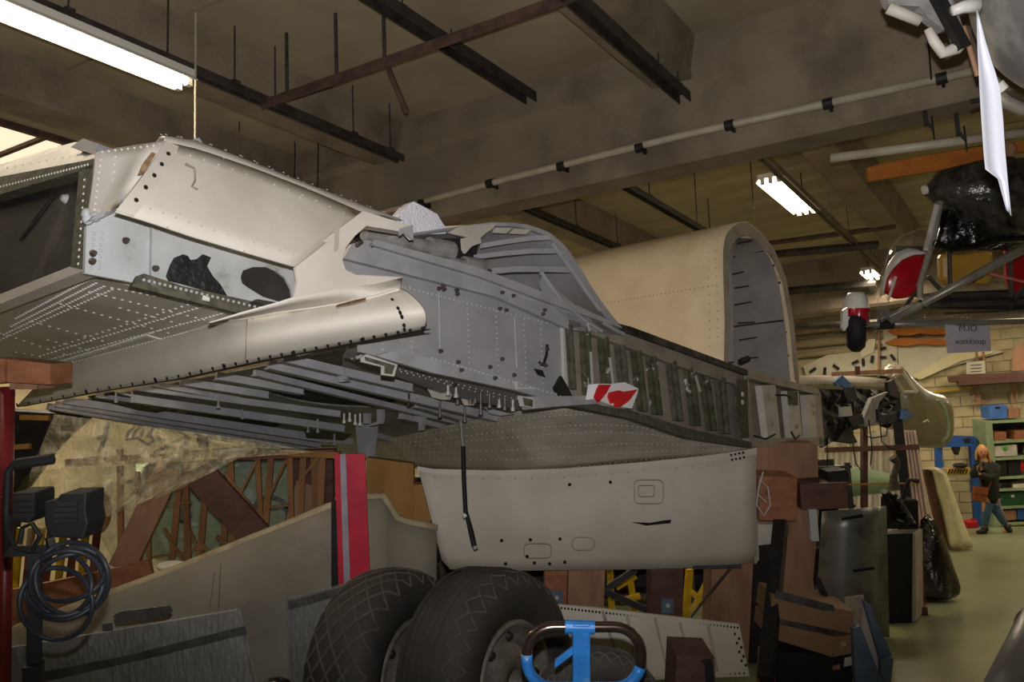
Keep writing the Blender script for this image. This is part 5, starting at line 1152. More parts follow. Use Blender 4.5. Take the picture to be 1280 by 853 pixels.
# wrapped roll leaning
t = T('wrapped_roll', 'long cream film wrapped package leaning beside the curtain', 'package', fl(1195, 688))
d = depth(fl(1200, 688)); rows = []
qa = [(1163, 588), (1170, 586), (1182, 640), (1192, 690)]; qb = [(1176, 586), (1184, 594), (1200, 640), (1217, 685)]
for i in range(10):
    k = i/9; a = poly_at(qa, k); b = poly_at(qb, k); r_ = []
    for j in range(9): z = j/8; r_.append(A(lerp(a[0], b[0], z), lerp(a[1], b[1], z), d-.16*math.sin(math.pi*z)+.02*noise.noise(V((k*9, z*5, 2)))))
    rows.append(r_)
link('package', G().grid(rows, off=fwd*.2), M['wrap'], root=t, smooth=True)
link('dark_backing', G().prism([A(u, v, d+.15) for u, v in ((1156, 588), (1166, 588), (1192, 685), (1178, 686))], fwd*.1), M['timberd'], root=t)
# hydraulic press
d = 17.9
t = T('hydraulic_press', 'blue hydraulic press with hazard striped plate behind the woman', 'press', A(1200, 668, d)*V((1, 1, 0)))
def pb(nm, px, m, dd=0, th=.12): link(nm, ap(px, d+dd, th), M[m], root=t)
pb('upright', [(1171, 559), (1178, 559), (1179, 585), (1172, 585)], 'bluecrate'); pb('upright', [(1213, 548), (1221, 548), (1229, 666), (1221, 666)], 'bluecrate'); pb('upright', [(1172, 585), (1178, 585), (1184, 668), (1178, 668)], 'bluecrate')
pb('cross_head', [(1171, 556), (1188, 552), (1190, 545), (1219, 546), (1220, 552), (1202, 554), (1202, 558), (1175, 560)], 'bluecrate', -.02)
pb('cross_head', [(1176, 554), (1214, 552), (1214, 558), (1176, 560)], 'bluecrate', -.04)
pb('ram_cylinder', [(1192, 559), (1201, 559), (1200, 563), (1198, 569), (1196, 569), (1193, 563)], 'dark', -.03); pb('pump_body', [(1205, 549), (1213, 548), (1213, 554), (1206, 554)], 'dark', -.05)
pb('press_table', [(1178, 586), (1213, 585), (1214, 596), (1179, 598)], 'slab2', -.06)
for i in range(7):
    u = 1187+i*3.6
    pb('hazard_stripe', [(u, 587), (u+2, 587), (u-.5, 592.5), (u-2.5, 592.5)], 'matt', -.09, .01)
pb('hazard_plate', [(1184, 586.5), (1212, 586), (1212, 592.5), (1184, 593)], 'yellow', -.07, .01)
one('press_work', 'lump of dark metal lying on the press table', 'metal part', G().ell(A(1200, 582, d-.05), (right, down, fwd), (.15, .05, .1), 12, 6), M['dark'])
c = A(1217, 660, 17.6)
t = T('fuel_can', 'red plastic fuel can on the floor behind the woman', 'can', V((c.x, c.y, 0)))
link('body', ap([(1210, 653), (1223, 651), (1224, 664), (1210, 665)], 17.6, .2), M['redcan'], root=t, bevel=.02); link('cap', ap([(1215, 649), (1219, 649), (1219, 652), (1215, 652)], 17.65, .05), M['redcan'], root=t)
# shelf with contents
d = 17.6
t = T('green_shelf', 'pale green steel shelf unit against the back wall at right', 'shelf', A(1250, 664, d)*V((1, 1, 0)))
def sb(nm, px, m, dd=0, th=.05): return link(nm, ap(px, d+dd, th), M[m], root=t)
sb('side_panel', [(1231, 527), (1240, 527), (1252, 664), (1244, 664)], 'shelfg', 0, .5)
sb('back', [(1238, 530), (1330, 520), (1340, 664), (1250, 664)], 'dark', .5, .02)
for v0, v1 in ((527, 524), (552, 549), (573, 571), (597, 595), (612, 610), (634, 632), (655, 653)):
    k = (v0-527)/137; sb('shelf_board', [(1238+11*k, v0), (1330, v1-2), (1330, v1+1), (1238+11*k, v0+3)], 'shelfg', 0, .45)
def item(nm, label, cat, px, m, dd=.05, th=.3, grp='goods stored on the green shelf'): return one(nm, label, cat, ap(px, d+dd, th), M[m], grp)
t2 = T('blue_crate', 'blue plastic crate on top of the green shelf', 'crate', A(1247, 524, d+.1), 'goods stored on the green shelf')
link('crate_body', ap([(1235, 509), (1259, 507), (1259, 523), (1237, 524)], d+.08, .3), mat('light_blue_crate', '#4a73bd', '#3d64a8', rough=.5), root=t2); link('hand_slot', ap([(1244, 509), (1250, 508.6), (1250, 511), (1244, 511.4)], d+.075, .01), M['matt'], root=t2)
item('wooden_box', 'small pale wooden box on top of the green shelf', 'box', [(1261, 511), (1276, 510), (1276, 522), (1261, 523)], 'timber')
item('wooden_box', 'flat orange box on the uppermost inner shelf, left', 'box', [(1243, 541), (1258, 540), (1258, 550), (1243, 551)], 'timberx')
item('wooden_box', 'flat orange box on the uppermost inner shelf, right', 'box', [(1268, 539), (1290, 538), (1290, 549), (1268, 550)], 'timberx')
item('white_carton', 'white carton with a green mark on the second shelf', 'box', [(1243, 558), (1271, 556), (1272, 570), (1244, 571)], 'bracket')
one('green_mark', 'round green sticker on the white carton', 'sticker', G().disc(A(1257, 560, d+.03), -fwd, .05, .01, 12), mat('bright_green', '#4fae3c', '#459c34'))
item('tool_case', 'black tool case on the third shelf, left', 'case', [(1246, 577), (1258, 576), (1259, 594), (1247, 595)], 'dark')
item('tool_case', 'black tool case on the third shelf, right', 'case', [(1260, 577), (1275, 575), (1276, 593), (1261, 594)], 'matt')
item('red_tin', 'small red tin at the right of the third shelf', 'tin', [(1276, 578), (1284, 578), (1284, 590), (1276, 590)], 'redcan')
item('paper_stack', 'stack of white paper on the fourth shelf', 'papers', [(1266, 606), (1290, 604), (1290, 609), (1266, 610)], 'curtain')
item('paint_tins', 'row of small dark tins on the fourth shelf', 'tins', [(1248, 604), (1264, 603), (1264, 610), (1249, 611)], 'crumple')
item('green_crate', 'dark green crate on the fifth shelf', 'crate', [(1250, 617), (1290, 614), (1290, 631), (1252, 633)], 'greencrate')
one('crate_label', 'small white label on the dark green crate', 'label', ap([(1264, 619), (1268, 619), (1268, 622), (1264, 622)], d+.04, .005), M['bracket'])
item('wooden_box', 'light brown box on the bottom shelf', 'box', [(1254, 639), (1270, 638), (1271, 650), (1255, 651)], 'timber')
item('blue_box', 'dark blue box on the bottom shelf', 'box', [(1272, 637), (1290, 636), (1290, 649), (1272, 650)], 'bluecrate')
# rack on the wall above the shelf
one('wall_rack_board', 'long dark brown board on brackets above the green shelf', 'shelf', apy([(1184, 471), (1262, 466), (1300, 466), (1300, 476), (1198, 482), (1198, 477), (1185, 477)], 20.5, .35), M['timberd'])
t = T('wall_bracket', 'pale wooden brackets holding the brown wall board', 'bracket', PY(1220, 500, 20.85))
for a, b in (((1216, 480), (1219, 502)), ((1222, 482), (1226, 506)), ((1214, 502), (1232, 502)), ((1264, 478), (1266, 505)), ((1272, 476), (1271, 500)), ((1221, 440), (1222, 468)), ((1229, 440), (1232, 466))): link('batten', G().bar(PY(*a, 20.85), PY(*b, 20.85), .05, .04, (0, 1, 0)), M['timber'], root=t)
one('yellow_beam', 'thin yellow beam fixed along the wall under the brown board', 'beam', G().bar(PY(1158, 491, 20.9), PY(1215, 485, 20.9), .05, .05, (0, 0, 1)), M['yellow'])
t = T('notice_board', 'small white notice on the wall above the brown board', 'sign', PY(1220, 466, 20.7))
link('sheet', apy([(1208, 453), (1231, 451), (1232, 467), (1208, 468)], 20.7, .01), M['wing'], root=t)
for i, s in enumerate(('THIS WAY', 'TO THE', 'OUT BOX')): 
    link('line_of_writing', apy([(1213, 456.5+i*4), (1227, 455.5+i*4), (1227, 456.5+i*4), (1213, 457.5+i*4)], 20.69, .004), M['ink'], root=t)
one('leaning_board', 'tall tan board standing on the wall rack at right edge', 'board', apy([(1266, 436), (1300, 415), (1300, 462), (1264, 464)], 20.5, .1), M['timber'])
# aircraft parts hung on the back wall
t = T('hung_wing', 'white wing panel with black rubber tabs hung on the back wall', 'wing', PY(1060, 470, 20.8))
link('skin', apy([(1004, 458), (1040, 441), (1075, 430), (1098, 412), (1121, 412), (1122, 468), (1008, 472)], 20.85, .06), M['wing'], root=t)
for (u, v, a) in ((1016, 463, .6), (1031, 464, 1.5), (1045, 459, 2.5), (1069, 453, .5), (1079, 453, 1.6), (1090, 449, 1.45), (1103, 447, 0), (1103, 436, .3), (1116, 447, 2.2)):
    dx, dy = math.cos(a)*4.5, -math.sin(a)*4.5; link('rubber_tab', G().bar(PY(u-dx, v-dy, 20.8), PY(u+dx, v+dy, 20.8), .06, .03, (0, 1, 0)), M['matt'], root=t)
link('timber_batten', G().bar(PY(1099, 412, 20.75), PY(1098, 468, 20.75), .045, .03, (0, 1, 0)), M['timber'], root=t)
link('loose_fabric', apy([(1075, 440), (1092, 415), (1096, 413), (1092, 440), (1078, 447)], 20.8, .02), M['curtain'], root=t)
one('hung_rudder', 'long grey white tapered wing hung right of the tabbed wing', 'wing', apy([(1121, 424), (1190, 428), (1255, 440), (1200, 455), (1150, 472), (1124, 478)], 20.9, .06), M['wing'])
one('cream_tailplane', 'cream curved tailplane behind the ultralight tube, low on the wall', 'tailplane', apy([(1150, 475), (1200, 452), (1240, 442), (1240, 436), (1190, 442), (1140, 470)], 20.85, .05), M['wingc'])
for i, (v, l) in enumerate(((414, 'upper varnished wooden propeller hung on the back wall'), (427, 'lower varnished wooden propeller hung on the back wall'))):
    g = G().prism([PY(u, vv, 20.75) for u, vv in ((1108 if i == 0 else 1105, v+ (0 if i == 0 else 2)), (1118, v-4), (1135, v-5), (1150, v-3), (1165, v-4), (1185, v-2), (1185, v+4), (1165, v+5), (1150, v+3), (1135, v+6), (1116, v+5))], V((0, .14, 0))); one('wooden_propeller', l, 'propeller', g, M['prop'], 'varnished propellers on the back wall', bevel=.01)
t = T('grey_fuselage', 'olive grey aircraft cabin fuselage behind the wing tip', 'fuselage', A(1130, 556, 13.5))
cc = [(1112, 458, 462, 20), (1118, 455, 540, 24), (1128, 466, 556, 30), (1145, 482, 559, 34), (1160, 489, 560, 34), (1172, 492, 559, 30), (1180, 498, 553, 22), (1186, 515, 545, 10)]
rows = []
for (u, v0, v1, hw) in [(1105, 470, 535, 18)]+cc[1:]:
    cz = (v0+v1)/2; rr = (v1-v0)/2; c = A(u, cz, 13.8); k = 13.8/F; rows.append([c + down*(math.copysign(abs(math.sin(a))**.65, math.sin(a)))*rr*k + fwd*(math.copysign(abs(math.cos(a))**.65, math.cos(a)))*rr*k*.9 for a in [2*math.pi*j/24 for j in range(25)]])
link('hull', G().grid(rows), M['olive'], root=t, smooth=True)
link('nose_cap', G().grid([rows[-1], [A(1187, 530, 13.8)]*25]), M['olive'], root=t, smooth=True)
link('high_wing', G().grid([[A(u, lerp(a, b, j/6)+(0), 13.3-.25*math.sin(math.pi*j/6)) for j in range(7)] for u, a, b in ((1004, 472, 487), (1030, 471, 486), (1080, 472, 490), (1108, 474, 490))], off=fwd*.5), M['frame'], root=t, smooth=True)
link('cabin_frame', G().tube([A(u, v, 13.2) for u, v in ((1098, 468), (1116, 462), (1128, 465), (1146, 490))], .035, 8).tube([A(u, v, 13.2) for u, v in ((1116, 470), (1130, 490), (1146, 490))], .025, 8), M['wing'], root=t)
link('side_window', ap([(1118, 473), (1128, 472), (1136, 488), (1124, 489)], 13.15, .01), M['screen'], root=t)
link('roof_glass', G().ell(A(1112, 464, 13.4), (right, down, fwd), (.18, .08, .15), 14, 8), M['screen'], root=t, smooth=True)
link('hose_loop', G().tube([A(u, v, 13.2) for u, v in ((1172, 500), (1180, 510), (1186, 530), (1185, 545), (1178, 552))], .025, 7), M['shelfg'], root=t)
link('chrome_badge', G().tube([A(1154, 528, 12.9), A(1160, 525, 12.9), A(1161, 528, 12.9)], .012, 6), M['rivet'], root=t)
one('brown_roof_beam', 'brown timber beam lying on the olive cabin roof', 'beam', G().bar(A(1040, 468, 13.0), A(1128, 464, 13.0), .05, .06), M['timber'])
one('roof_block', 'small red brown block on the timber beam', 'block', ap([(1070, 458), (1075, 458), (1075, 468), (1070, 468)], 12.95, .05), M['timberd'])

# ================================================================ THE WOMAN
def skin(name, pts, edges, radii, m, root=None, parent=None, root_i=0, sub=2):
    org = ROOTLOC[parent or root]; me = bpy.data.meshes.new(name); me.from_pydata([tuple(V(p)-org) for p in pts], edges, []); me.materials.append(m)
    o = bpy.data.objects.new(name, me); C.objects.link(o); o.parent = parent or root; ROOTLOC[o] = org
    md = o.modifiers.new('skin', 'SKIN'); md.use_smooth_shade = True
    for i, r in enumerate(radii): me.skin_vertices[0].data[i].radius = (r, r) if not isinstance(r, tuple) else r
    for i in range(len(radii)): me.skin_vertices[0].data[i].use_root = (i == root_i)
    s = o.modifiers.new('sub', 'SUBSURF'); s.levels = 1; s.render_levels = sub; return o
d = depth(fl(1242, 667)); ppm = F/d
wo = T('person', 'blonde woman in dark jacket and jeans standing with raised hands by shelf', 'person', fl(1240, 667))
def w_(u, v, z=0): return A(u, v, d+z)
bodyp = [w_(1238, 617), w_(1238, 600), w_(1237, 588), w_(1233, 579), w_(1229, 572.5, -.01), w_(1227, 565, -.03),
         w_(1234, 620, -.03), w_(1231, 642, -.04), w_(1231, 662, -.0), w_(1224, 666, -.04),
         w_(1242, 620, .04), w_(1250, 640, .02), w_(1259, 660, .04), w_(1255, 666, -.02),
         w_(1226, 585, -.12), w_(1217, 594, -.2), w_(1221, 584, -.26), w_(1221, 578, -.26),
         w_(1243, 585, .1), w_(1236, 598, -.15), w_(1222, 592, -.24), w_(1219, 586, -.26)]
be = [(0, 1), (1, 2), (2, 3), (3, 4), (4, 5), (0, 6), (6, 7), (7, 8), (8, 9), (0, 10), (10, 11), (11, 12), (12, 13), (3, 14), (14, 15), (15, 16), (16, 17), (3, 18), (18, 19), (19, 20), (20, 21)]
br = [.12, .11, .12, .09, .05, .085, .08, .055, .04, .04, .08, .055, .04, .04, .05, .04, .028, .03, .05, .04, .028, .03]
skin('body', bodyp, be, br, M['skinp'], root=wo)
hd = w_(1228, 565.5, -.03); link('head', G().ell(hd, (right, fwd, -down), (.078, .095, .115), 20, 14), M['skinp'], root=wo, smooth=True)
fd = (-fwd - right*.35).normalized(); fx = fd.cross(V((0, 0, 1))).normalized()
link('nose', G().tube([hd+fd*.085+V((0, 0, .01)), hd+fd*.105-V((0, 0, .015))], [.008, .014], 8), M['skinp'], root=wo)
for s in (-1, 1): link('eye', G().ell(hd+fd*.085+fx*.032*s+V((0, 0, .015)), (fx, fd, V((0, 0, 1))), (.013, .008, .008), 8, 6), M['boot'], root=wo)
link('mouth', G().bar(hd+fd*.088-fx*.02-V((0, 0, .045)), hd+fd*.088+fx*.02-V((0, 0, .045)), .006, .008), M['redcan'], root=wo)
hr = G().ell(hd-fd*.045+V((0, 0, .025)), (right, fwd, -down), (.09, .1, .115), 20, 14)
link('hair', hr, M['hair'], root=wo, smooth=True)
hl = G(); rn = random.Random(2)
for k in range(26):
    a = math.radians(lerp(-98, 98, k/25)); dr = (-fd)*math.cos(a)+fx*math.sin(a); p = hd-fd*.01+dr*.085+V((0, 0, .05))
    hl.tube([p, p+dr*.022-V((0, 0, .08)), p+dr*.03-V((0, 0, .17)), p+dr*rn.uniform(0, .03)-V((0, 0, rn.uniform(.2, .25)))], [.016, .024, .022, .006], 6)
link('hair_strands', hl, M['hair'], root=wo, kind='stuff')
# jacket: torso and sleeves
jp = [w_(1238, 631), w_(1238, 613), w_(1237, 598), w_(1236, 586), w_(1231, 576), w_(1226, 585, -.12), w_(1216, 595, -.2), w_(1220, 586, -.25), w_(1244, 585, .1), w_(1238, 598, -.14), w_(1224, 594, -.23)]
skin('jacket', jp, [(0, 1), (1, 2), (2, 3), (3, 4), (3, 5), (5, 6), (6, 7), (3, 8), (8, 9), (9, 10)], [(.165, .13), .16, .155, .165, .09, .1, .085, .065, .115, .09, .065], M['jacket'], root=wo, root_i=2)
skin('jeans', [w_(1238, 619), w_(1235, 630, -.02), w_(1232, 645, -.03), w_(1231, 659, 0), w_(1241, 630, .03), w_(1250, 645, .03), w_(1257, 657, .04)], [(0, 1), (1, 2), (2, 3), (0, 4), (4, 5), (5, 6)], [.14, .11, .085, .065, .11, .082, .06], M['jeans'], root=wo)
for a, b in (((1231, 659), (1222, 666)), ((1259, 656), (1265, 661))):
    an = w_(a[0], a[1]); to = w_(b[0], b[1]); an2 = an*1; g = G().tube([an, V((an.x, an.y, .09)), V((an.x, an.y, .05))], [.062, .06, .058], 12)
    g.tube([V((an.x, an.y, .05)), V(((an.x+to.x)/2, (an.y+to.y)/2-.03, .045)), V((to.x, to.y-.05, .035))], [.055, .05, .035], 12); link('boot', g, M['boot'], root=wo, smooth=True)
for s, (u, v) in enumerate(((1221, 580), (1219, 586))):
    c = w_(u, v, -.27); link('palm', G().ell(c, (right, fwd, down), (.03, .022, .042), 10, 8), M['boot'], root=wo, smooth=True)
    for k in range(4): link('finger', G().tube([c+right*(k-1.5)*.014-down*.035, c+right*(k-1.5)*.016-down*(.062+.006*(1-abs(k-1.5)))-fwd*.01, c+right*(k-1.5)*.016-down*.075+fwd*.012], [.0095, .009, .007], 6), M['boot'], root=wo)
    link('thumb', G().tube([c+right*.022, c+right*.045-down*.02, c+right*.04-down*.042], [.011, .01, .008], 6), M['boot'], root=wo)
t = T('shoulder_bag', 'brown leather shoulder bag hanging at the woman front', 'bag', w_(1228, 629, -.2))
link('pouch', ap([(1218, 609), (1236, 611), (1233, 629), (1217, 626)], d-.22, .07), M['bag'], root=t, bevel=.01); link('flap', ap([(1218, 608), (1236.5, 610), (1235, 619), (1218, 617)], d-.235, .02), M['bag'], root=t)
link('strap', G().tube([w_(1235, 612, -.18), w_(1240, 600, -.16), w_(1243, 588, -.06), w_(1240, 580, .05)], .011, 6), M['bag'], root=t)

# ================================================================ ULTRALIGHT HANGING AT RIGHT
D = 7.0
ul = T('ultralight_aircraft', 'red and white ultralight aircraft hanging at right with wrapped engine', 'aircraft', A(1170, 400, D))
def ub(nm, g, m, **k): return link(nm, g, M[m], root=ul, **k)
ub('boom_tube', G().tube([A(1084, 406, D), A(1140, 405, D), A(1300, 401, D-.3)], .026, 12), 'tubeg', smooth=True)
ub('wing_strut', G().tube([A(1112, 402, D-.1), A(1200, 355, D-.2), A(1300, 300, D-.4)], [.028, .034, .036], 12), 'tubeg', smooth=True)
ub('wing_strut', G().tube([A(1104, 400, D), A(1170, 368, D+.1), A(1235, 340, D+.2)], .02, 10), 'tubeg', smooth=True)
for (a, b) in ((155, 0),): pass
ub('strut_band', G().tube([A(1150, 381.5, D-.14), A(1153, 380, D-.14)], .036, 10).tube([A(1181, 365.5, D-.16), A(1184, 364, D-.16)], .038, 10).tube([A(1214, 348, D-.21), A(1216, 347, D-.21)], .038, 10), 'dark')
ub('axle_fitting', G().tube([A(1098, 406, D), A(1116, 405, D)], .042, 10).bar(A(1100, 408, D), A(1112, 398, D), .05, .05), 'dark')
# pod: red and white nose
rows = []; rows2 = []
for i in range(14):
    k = i/13; u = lerp(1099, 1166, k); vt = lerp(372, 296, min(1, math.sin(k*math.pi/2)**.9)); vb = 372+22*math.sin(k*math.pi*.6)-4
    vm = lerp(372, 322, min(1, (k*1.15))**.6)
    f = lambda v0, v1: [A(u, lerp(v0, v1, j/7), D+.2-.32*math.sin(math.pi*(lerp(v0, v1, j/7)-vt)/(vb-vt+.01))*math.sqrt(max(.05, k))) for j in range(8)]
    rows.append(f(vt+2, vm)); rows2.append(f(vm, vb))
redp = [(1105, 366), (1108, 350), (1116, 336), (1128, 325), (1142, 319), (1158, 318), (1157, 330), (1153, 348), (1146, 362), (1136, 372), (1118, 374)]
whi = [(1100, 368), (1103, 348), (1110, 330), (1120, 316), (1132, 311), (1158, 316), (1158, 321), (1142, 321), (1128, 327), (1116, 338), (1109, 351), (1108, 368)]
def shell(px, d0, bulge, th, cx, cy, rr, nm, m):
    # fan of curved facets: each ring point is pulled towards the viewer by a dome
    n = 40; rg = res(px+[px[0]], n+1)[:-1]; cu = sum(p[0] for p in px)/len(px); cv = sum(p[1] for p in px)/len(px)
    def dome(u, v): q = ((u-cx)**2+(v-cy)**2)/rr**2; return d0 - bulge*math.sqrt(max(0, 1-q))
    rings = []
    for k in range(6): s = 1-k/6; rings.append([A(cu+(u-cu)*s, cv+(v-cv)*s, dome(cu+(u-cu)*s, cv+(v-cv)*s)) for u, v in rg])
    vs = [p for r in rings for p in r]+[A(cu, cv, dome(cu, cv))]; fs = [(i*n+k, i*n+(k+1) % n, (i+1)*n+(k+1) % n, (i+1)*n+k) for i in range(5) for k in range(n)]+[(5*n+k, 5*n+(k+1) % n, 6*n) for k in range(n)]
    return ub(nm, G().add(vs, fs), m, smooth=True, solid=.012)
shell(redp, D+.35, .35, .02, 1135, 350, 62, 'red_nose_panel', 'redpaint'); 
ub('white_nose_panel', G().grid([[A(u, v, D+.33-.3*math.sqrt(max(0, 1-((u-1135)**2+(v-350)**2)/62**2))) for u, v in res([(1101, 370), (1104, 348), (1111, 330), (1121, 316), (1134, 310), (1160, 314)], 16)], [A(u, v, D+.33-.3*math.sqrt(max(0, 1-((u-1135)**2+(v-350)**2)/62**2))) for u, v in res([(1108, 368), (1110, 350), (1118, 337), (1130, 326), (1143, 320), (1160, 320)], 16)]], off=fwd*.02), 'white', smooth=True)
ub('windscreen', G().grid([[A(u, v, D+.1-.2*math.sin(math.pi*j/5)) for j in range(6) for (u, v) in [(lerp(a[0], b[0], j/5), lerp(a[1], b[1], j/5))]] for a, b in zip(res([(1100, 372), (1104, 340), (1112, 312), (1126, 296), (1150, 288), (1164, 286)], 14), res([(1108, 368), (1112, 345), (1122, 325), (1135, 316), (1150, 315), (1160, 316)], 14))]), 'screen', smooth=True)
ub('windscreen_edge', G().tube([A(u, v, D) for u, v in ((1100, 374), (1103, 342), (1112, 312), (1126, 296), (1148, 287), (1164, 285))], .008, 6), 'dome')
ub('dashboard', ap([(1121, 307), (1156, 308), (1156, 314), (1120, 314)], D+.1, .05), 'dark')
ub('cabin_tube', G().tube([A(1157, 314, D), A(1164, 285, D), A(1172, 255, D-.1)], .022, 10), 'bracket')
ub('cabin_tube', G().tube([A(1176, 252, D), A(1166, 300, D), A(1150, 355, D), A(1150, 372, D)], .025, 10), 'tubeg')
for a, b in (((1157, 318), (1146, 372)), ((1150, 358), (1120, 398)), ((1160, 345), (1184, 372)), ((1186, 300), (1188, 372)), ((1262, 385), (1280, 360)), ((1262, 300), (1264, 372))): ub('frame_tube', G().tube([A(*a, D+.1), A(*b, D+.1)], .018, 8), 'steel')
ub('frame_tube', G().tube([A(1160, 382, D+.1), A(1290, 378, D+.1)], .022, 8).tube([A(1165, 370, D+.2), A(1290, 368, D+.2)], .018, 8).tube([A(1180, 392, D+.1), A(1290, 388, D+.1)], .01, 6), 'steel')
ub('control_rods', ap([(1166, 366), (1262, 362), (1290, 375), (1280, 388), (1170, 386)], D+.35, .2), 'dark')
ub('seat', ap([(1177, 316), (1200, 318), (1243, 312), (1244, 340), (1240, 355), (1190, 358), (1178, 350)], D+.3, .12), 'yellowb', bevel=.04)
ub('red_side_panel', ap([(1256, 306), (1290, 300), (1290, 372), (1266, 372), (1258, 350)], D+.4, .03), 'redpaint')
ub('red_strap', G().tube([A(1233, 341, D), A(1285, 354, D-.1)], .012, 6), 'pink')
ub('nose_pin', G().tube([A(1110, 376, D-.25), A(1120, 346, D-.25)], .011, 6), 'bracket')
ub('landing_light', G().tube([A(1088, 352, D), A(1094, 362, D)], .04, 10), 'screen')
# wrapped engine
rows = []
pr = [(1156, 241, 3), (1162, 238, 10), (1175, 236, 22), (1190, 238, 36), (1210, 240, 46), (1235, 242, 50), (1262, 248, 52), (1295, 252, 50)]
for (u, v, r) in pr:
    c = A(u, v, D+.1); k = D/F; rows.append([c + (down*math.sin(a)+fwd*math.cos(a))*r*k*(1+.16*noise.noise(V((math.cos(a)*2.4, math.sin(a)*2.4, u*.05)))) for a in [2*math.pi*j/28 for j in range(29)]])
ub('wrapped_engine', G().grid(rows), 'gloss', smooth=True)
r3 = [[p + (p-A(pr[i][0], pr[i][1], D+.1)).normalized()*(.02+.03*noise.noise(p*5)) for p in r] for i, r in enumerate(rows)]
ub('film_cover', G().grid(r3), 'cover', smooth=True)
rows = []
for (u0, u1, v) in ((1172, 1290, 262), (1175, 1290, 285), (1170, 1285, 305), (1180, 1260, 313)):
    rows.append([A(lerp(u0, u1, j/12), v+6*noise.noise(V((j, v, 0))), D+.05+.2*noise.noise(V((j*.8, v*.1, 3)))) for j in range(13)])
ub('film_skirt', G().grid(rows, off=fwd*.01), 'gloss', smooth=True)
ub('film_edge', G().tube([A(u, v, D-.1) for u, v in ((1168, 304), (1190, 312), (1220, 308), (1250, 300), (1285, 298))], .03, 8), 'gloss')
ub('engine_spigot', G().tube([A(1154, 238, D), A(1158, 237, D)], .035, 12), 'rivet')
# wheel and fairing
ub('wheel', G().rev(A(1070, 412, D-.05), right*.95-fwd*.3, [(-.06, .08), (-.065, .14), (-.03, .175), (0, .18), (.03, .175), (.065, .14), (.06, .08), (.05, .001)], 30), 'matt', smooth=True)
fr = []
for i in range(12):
    k = i/11; v = lerp(366, 410, k); hw = 16*math.sin(math.pi*min(1, .12+k*.62))**.6; c = A(1070-1.5*k, v, D-.05); s_ = D/F
    fr.append([c+right*math.cos(a)*hw*s_+fwd*math.sin(a)*hw*s_*1.5 for a in [2*math.pi*j/20 for j in range(21)]])
ub('wheel_fairing', G().grid([[A(1070, 366, D-.05)]*21]+fr[:6]), 'white', smooth=True)
ub('fairing_skirt', G().grid(fr[5:12]), 'redpaint', smooth=True)
ub('fairing_side', G().prism([A(u, v, D-.15) for u, v in ((1054, 388), (1060, 384), (1060, 396), (1072, 398), (1062, 404), (1056, 414), (1053, 410))], fwd*.05), 'white')
ub('axle', G().tube([A(1078, 408, D), A(1102, 406, D)], .02, 8), 'dark')
ub('film_wrap', G().grid([[A(lerp(1096, 1112, k/6), v+2*math.sin(k), D-.2+.06*math.sin(k*2+v)) for k in range(7)] for v in (372, 382, 392, 402)]), 'plasticc', smooth=True)
ub('belly_film', G().grid([[A(u, v0+k*4+2*noise.noise(V((u*.1, k, 0))), D-.05*k) for k in range(4)] for u, v0 in [(1100+i*9, 386+9*math.sin(i/20*3.1)) for i in range(21)]]), 'plasticc', smooth=True)
# paper sign under the boom
t = T('paper_sign', 'lilac paper sign with mirrored handwriting hanging from the ultralight boom', 'sign', A(1210, 441, D-.12))
link('sheet', ap([(1181, 405), (1237, 405), (1239, 439), (1184, 442)], D-.12, .003), M['sign'], root=t)
text('OI.M', A(1210, 411, D-.13), right, -down, .07, M['ink'], t, 'handwriting', mirror=True); text('quicknox', A(1213, 427, D-.13), right, -down-right*.03, .065, M['ink'], t, 'handwriting', mirror=True)
# tube and propeller above
one('tubular_spar', 'long cream tube hanging above the orange propeller', 'tube', G().tube([A(1038, 198, 6.6), A(1300, 163, 6.2)], .033, 14), M['conduit'], smooth=True)
t = T('orange_propeller', 'orange wooden propeller hanging behind the white paper sheet', 'propeller', A(1200, 205, 6.7))
link('blade', G().prism([A(u, v, 6.8) for u, v in ((1085, 209), (1110, 202), (1160, 193), (1230, 182), (1262, 178), (1300, 172), (1300, 188), (1262, 192), (1235, 198), (1170, 214), (1110, 223), (1087, 227))], fwd*.06), M['prop'], root=t, bevel=.01)
link('hub_disc', G().disc(A(1262, 186, 6.78), -fwd, .06, .02, 16), M['timber'], root=t)
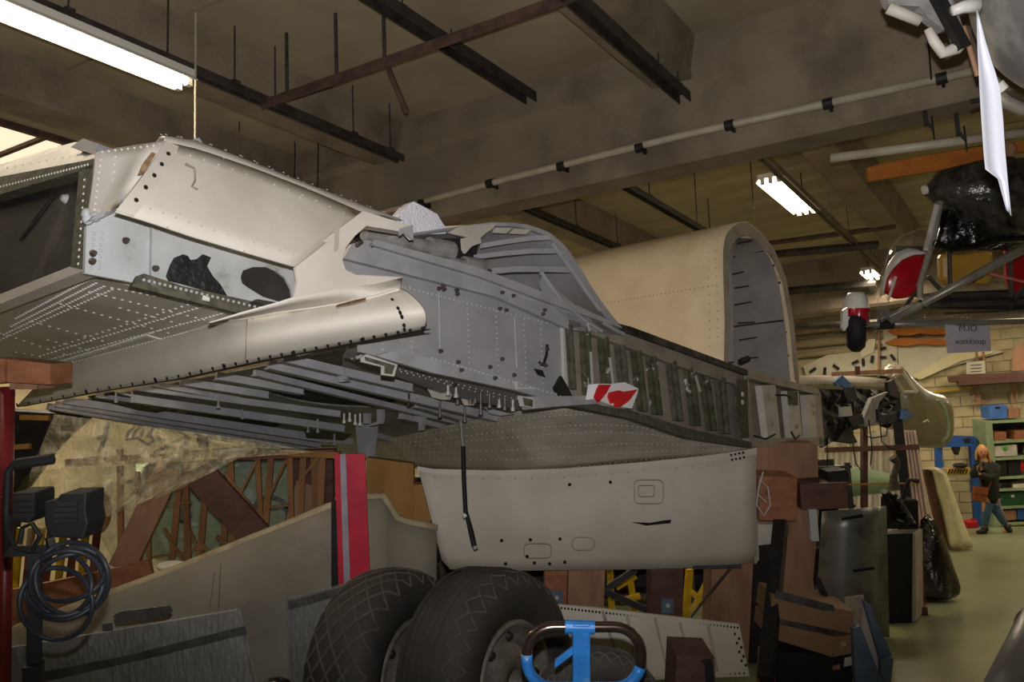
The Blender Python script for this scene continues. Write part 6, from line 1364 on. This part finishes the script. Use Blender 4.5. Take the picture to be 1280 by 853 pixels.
# ================================================================ ENGINE COWL AND PAPER SHEET TOP RIGHT
D = 3.4
t = T('aircraft_engine', 'bare metal aircraft engine cowl with exhaust pipes in top right corner', 'engine', A(1230, 60, D))
link('cowl', G().ell(A(1345, 5, D+.3), (right*1+down*.3, fwd, down), (.41, .44, .38), 40, 24), M['engine'], root=t, smooth=True)
link('cowl_ring', G().tube([A(u, v, D-.02) for u, v in ((1240, 100), (1246, 117), (1258, 128), (1275, 136), (1300, 142))], 0.0242, 12), M['tubeg'], root=t, smooth=True)
link('clamp', G().tube([A(1247, 105, D-.1), A(1254, 113, D-.1)], 0.0220, 10).tube([A(1228, 108, D), A(1234, 100, D), A(1230, 94, D)], 0.0132, 8), M['rivet'], root=t)
link('oil_fitting', G().tube([A(1190, 14, D-.1), A(1203, 9, D-.1), A(1222, 6, D-.1)], [.018, .022, .03], 14), M['rivet'], root=t, smooth=True)
link('bracket_plate', ap([(1105, -8), (1180, -8), (1200, 30), (1180, 37), (1160, 22), (1150, 8), (1112, 6)], D, .05), M['pipe'], root=t)
link('exhaust_pipe', G().tube([A(u, v, D) for u, v in ((1110, 10), (1130, 18), (1150, 26))], 0.0220, 12), M['bracket'], root=t, smooth=True)
link('exhaust_pipe', G().tube([A(u, v, D) for u, v in ((1160, 36), (1168, 52), (1178, 66), (1196, 60), (1203, 54))], [.016, .02, .022, .025, .02], 12), M['bracket'], root=t, smooth=True)
link('exhaust_pipe', G().tube([A(u, v, D+.02) for u, v in ((1178, -10), (1188, 20), (1198, 50))], 0.0286, 12), M['pipe'], root=t, smooth=True)
link('mount_arm', G().bar(A(1150, 5, D+.1), A(1165, 32, D+.1), .03, .03).bar(A(1170, -6, D-.02), A(1205, 60, D-.02), .03, .05), M['dark'], root=t)
link('copper_pipe', G().tube([A(1204, 33, D+.1), A(1212, 60, D+.1), A(1222, 95, D+.1)], 0.0099, 8), M['timber'], root=t)
link('cable_stub', G().tube([A(1213, 127, D+.3), A(1225, 125, D+.3)], 0.0110, 8), M['dark'], root=t)
rows = []
ea = [(1221, 12), (1222, 60), (1226, 138), (1229, 180), (1231, 211), (1247, 222), (1258, 262)]; eb = [(1222, 14), (1234, 60), (1250, 108), (1254, 150), (1256, 184), (1260, 230), (1264, 270)]
for i in range(14):
    a = poly_at(ea, i/13); b = poly_at(eb, i/13); rows.append([A(lerp(a[0], b[0], j/5), lerp(a[1], b[1], j/5), D-.17+.03*math.sin(math.pi*j/5)) for j in range(6)])
one('paper_sheet', 'curling white paper sheet hanging down from the engine cowl', 'paper', G().grid(rows), M['paper'], smooth=True, solid=.0015)
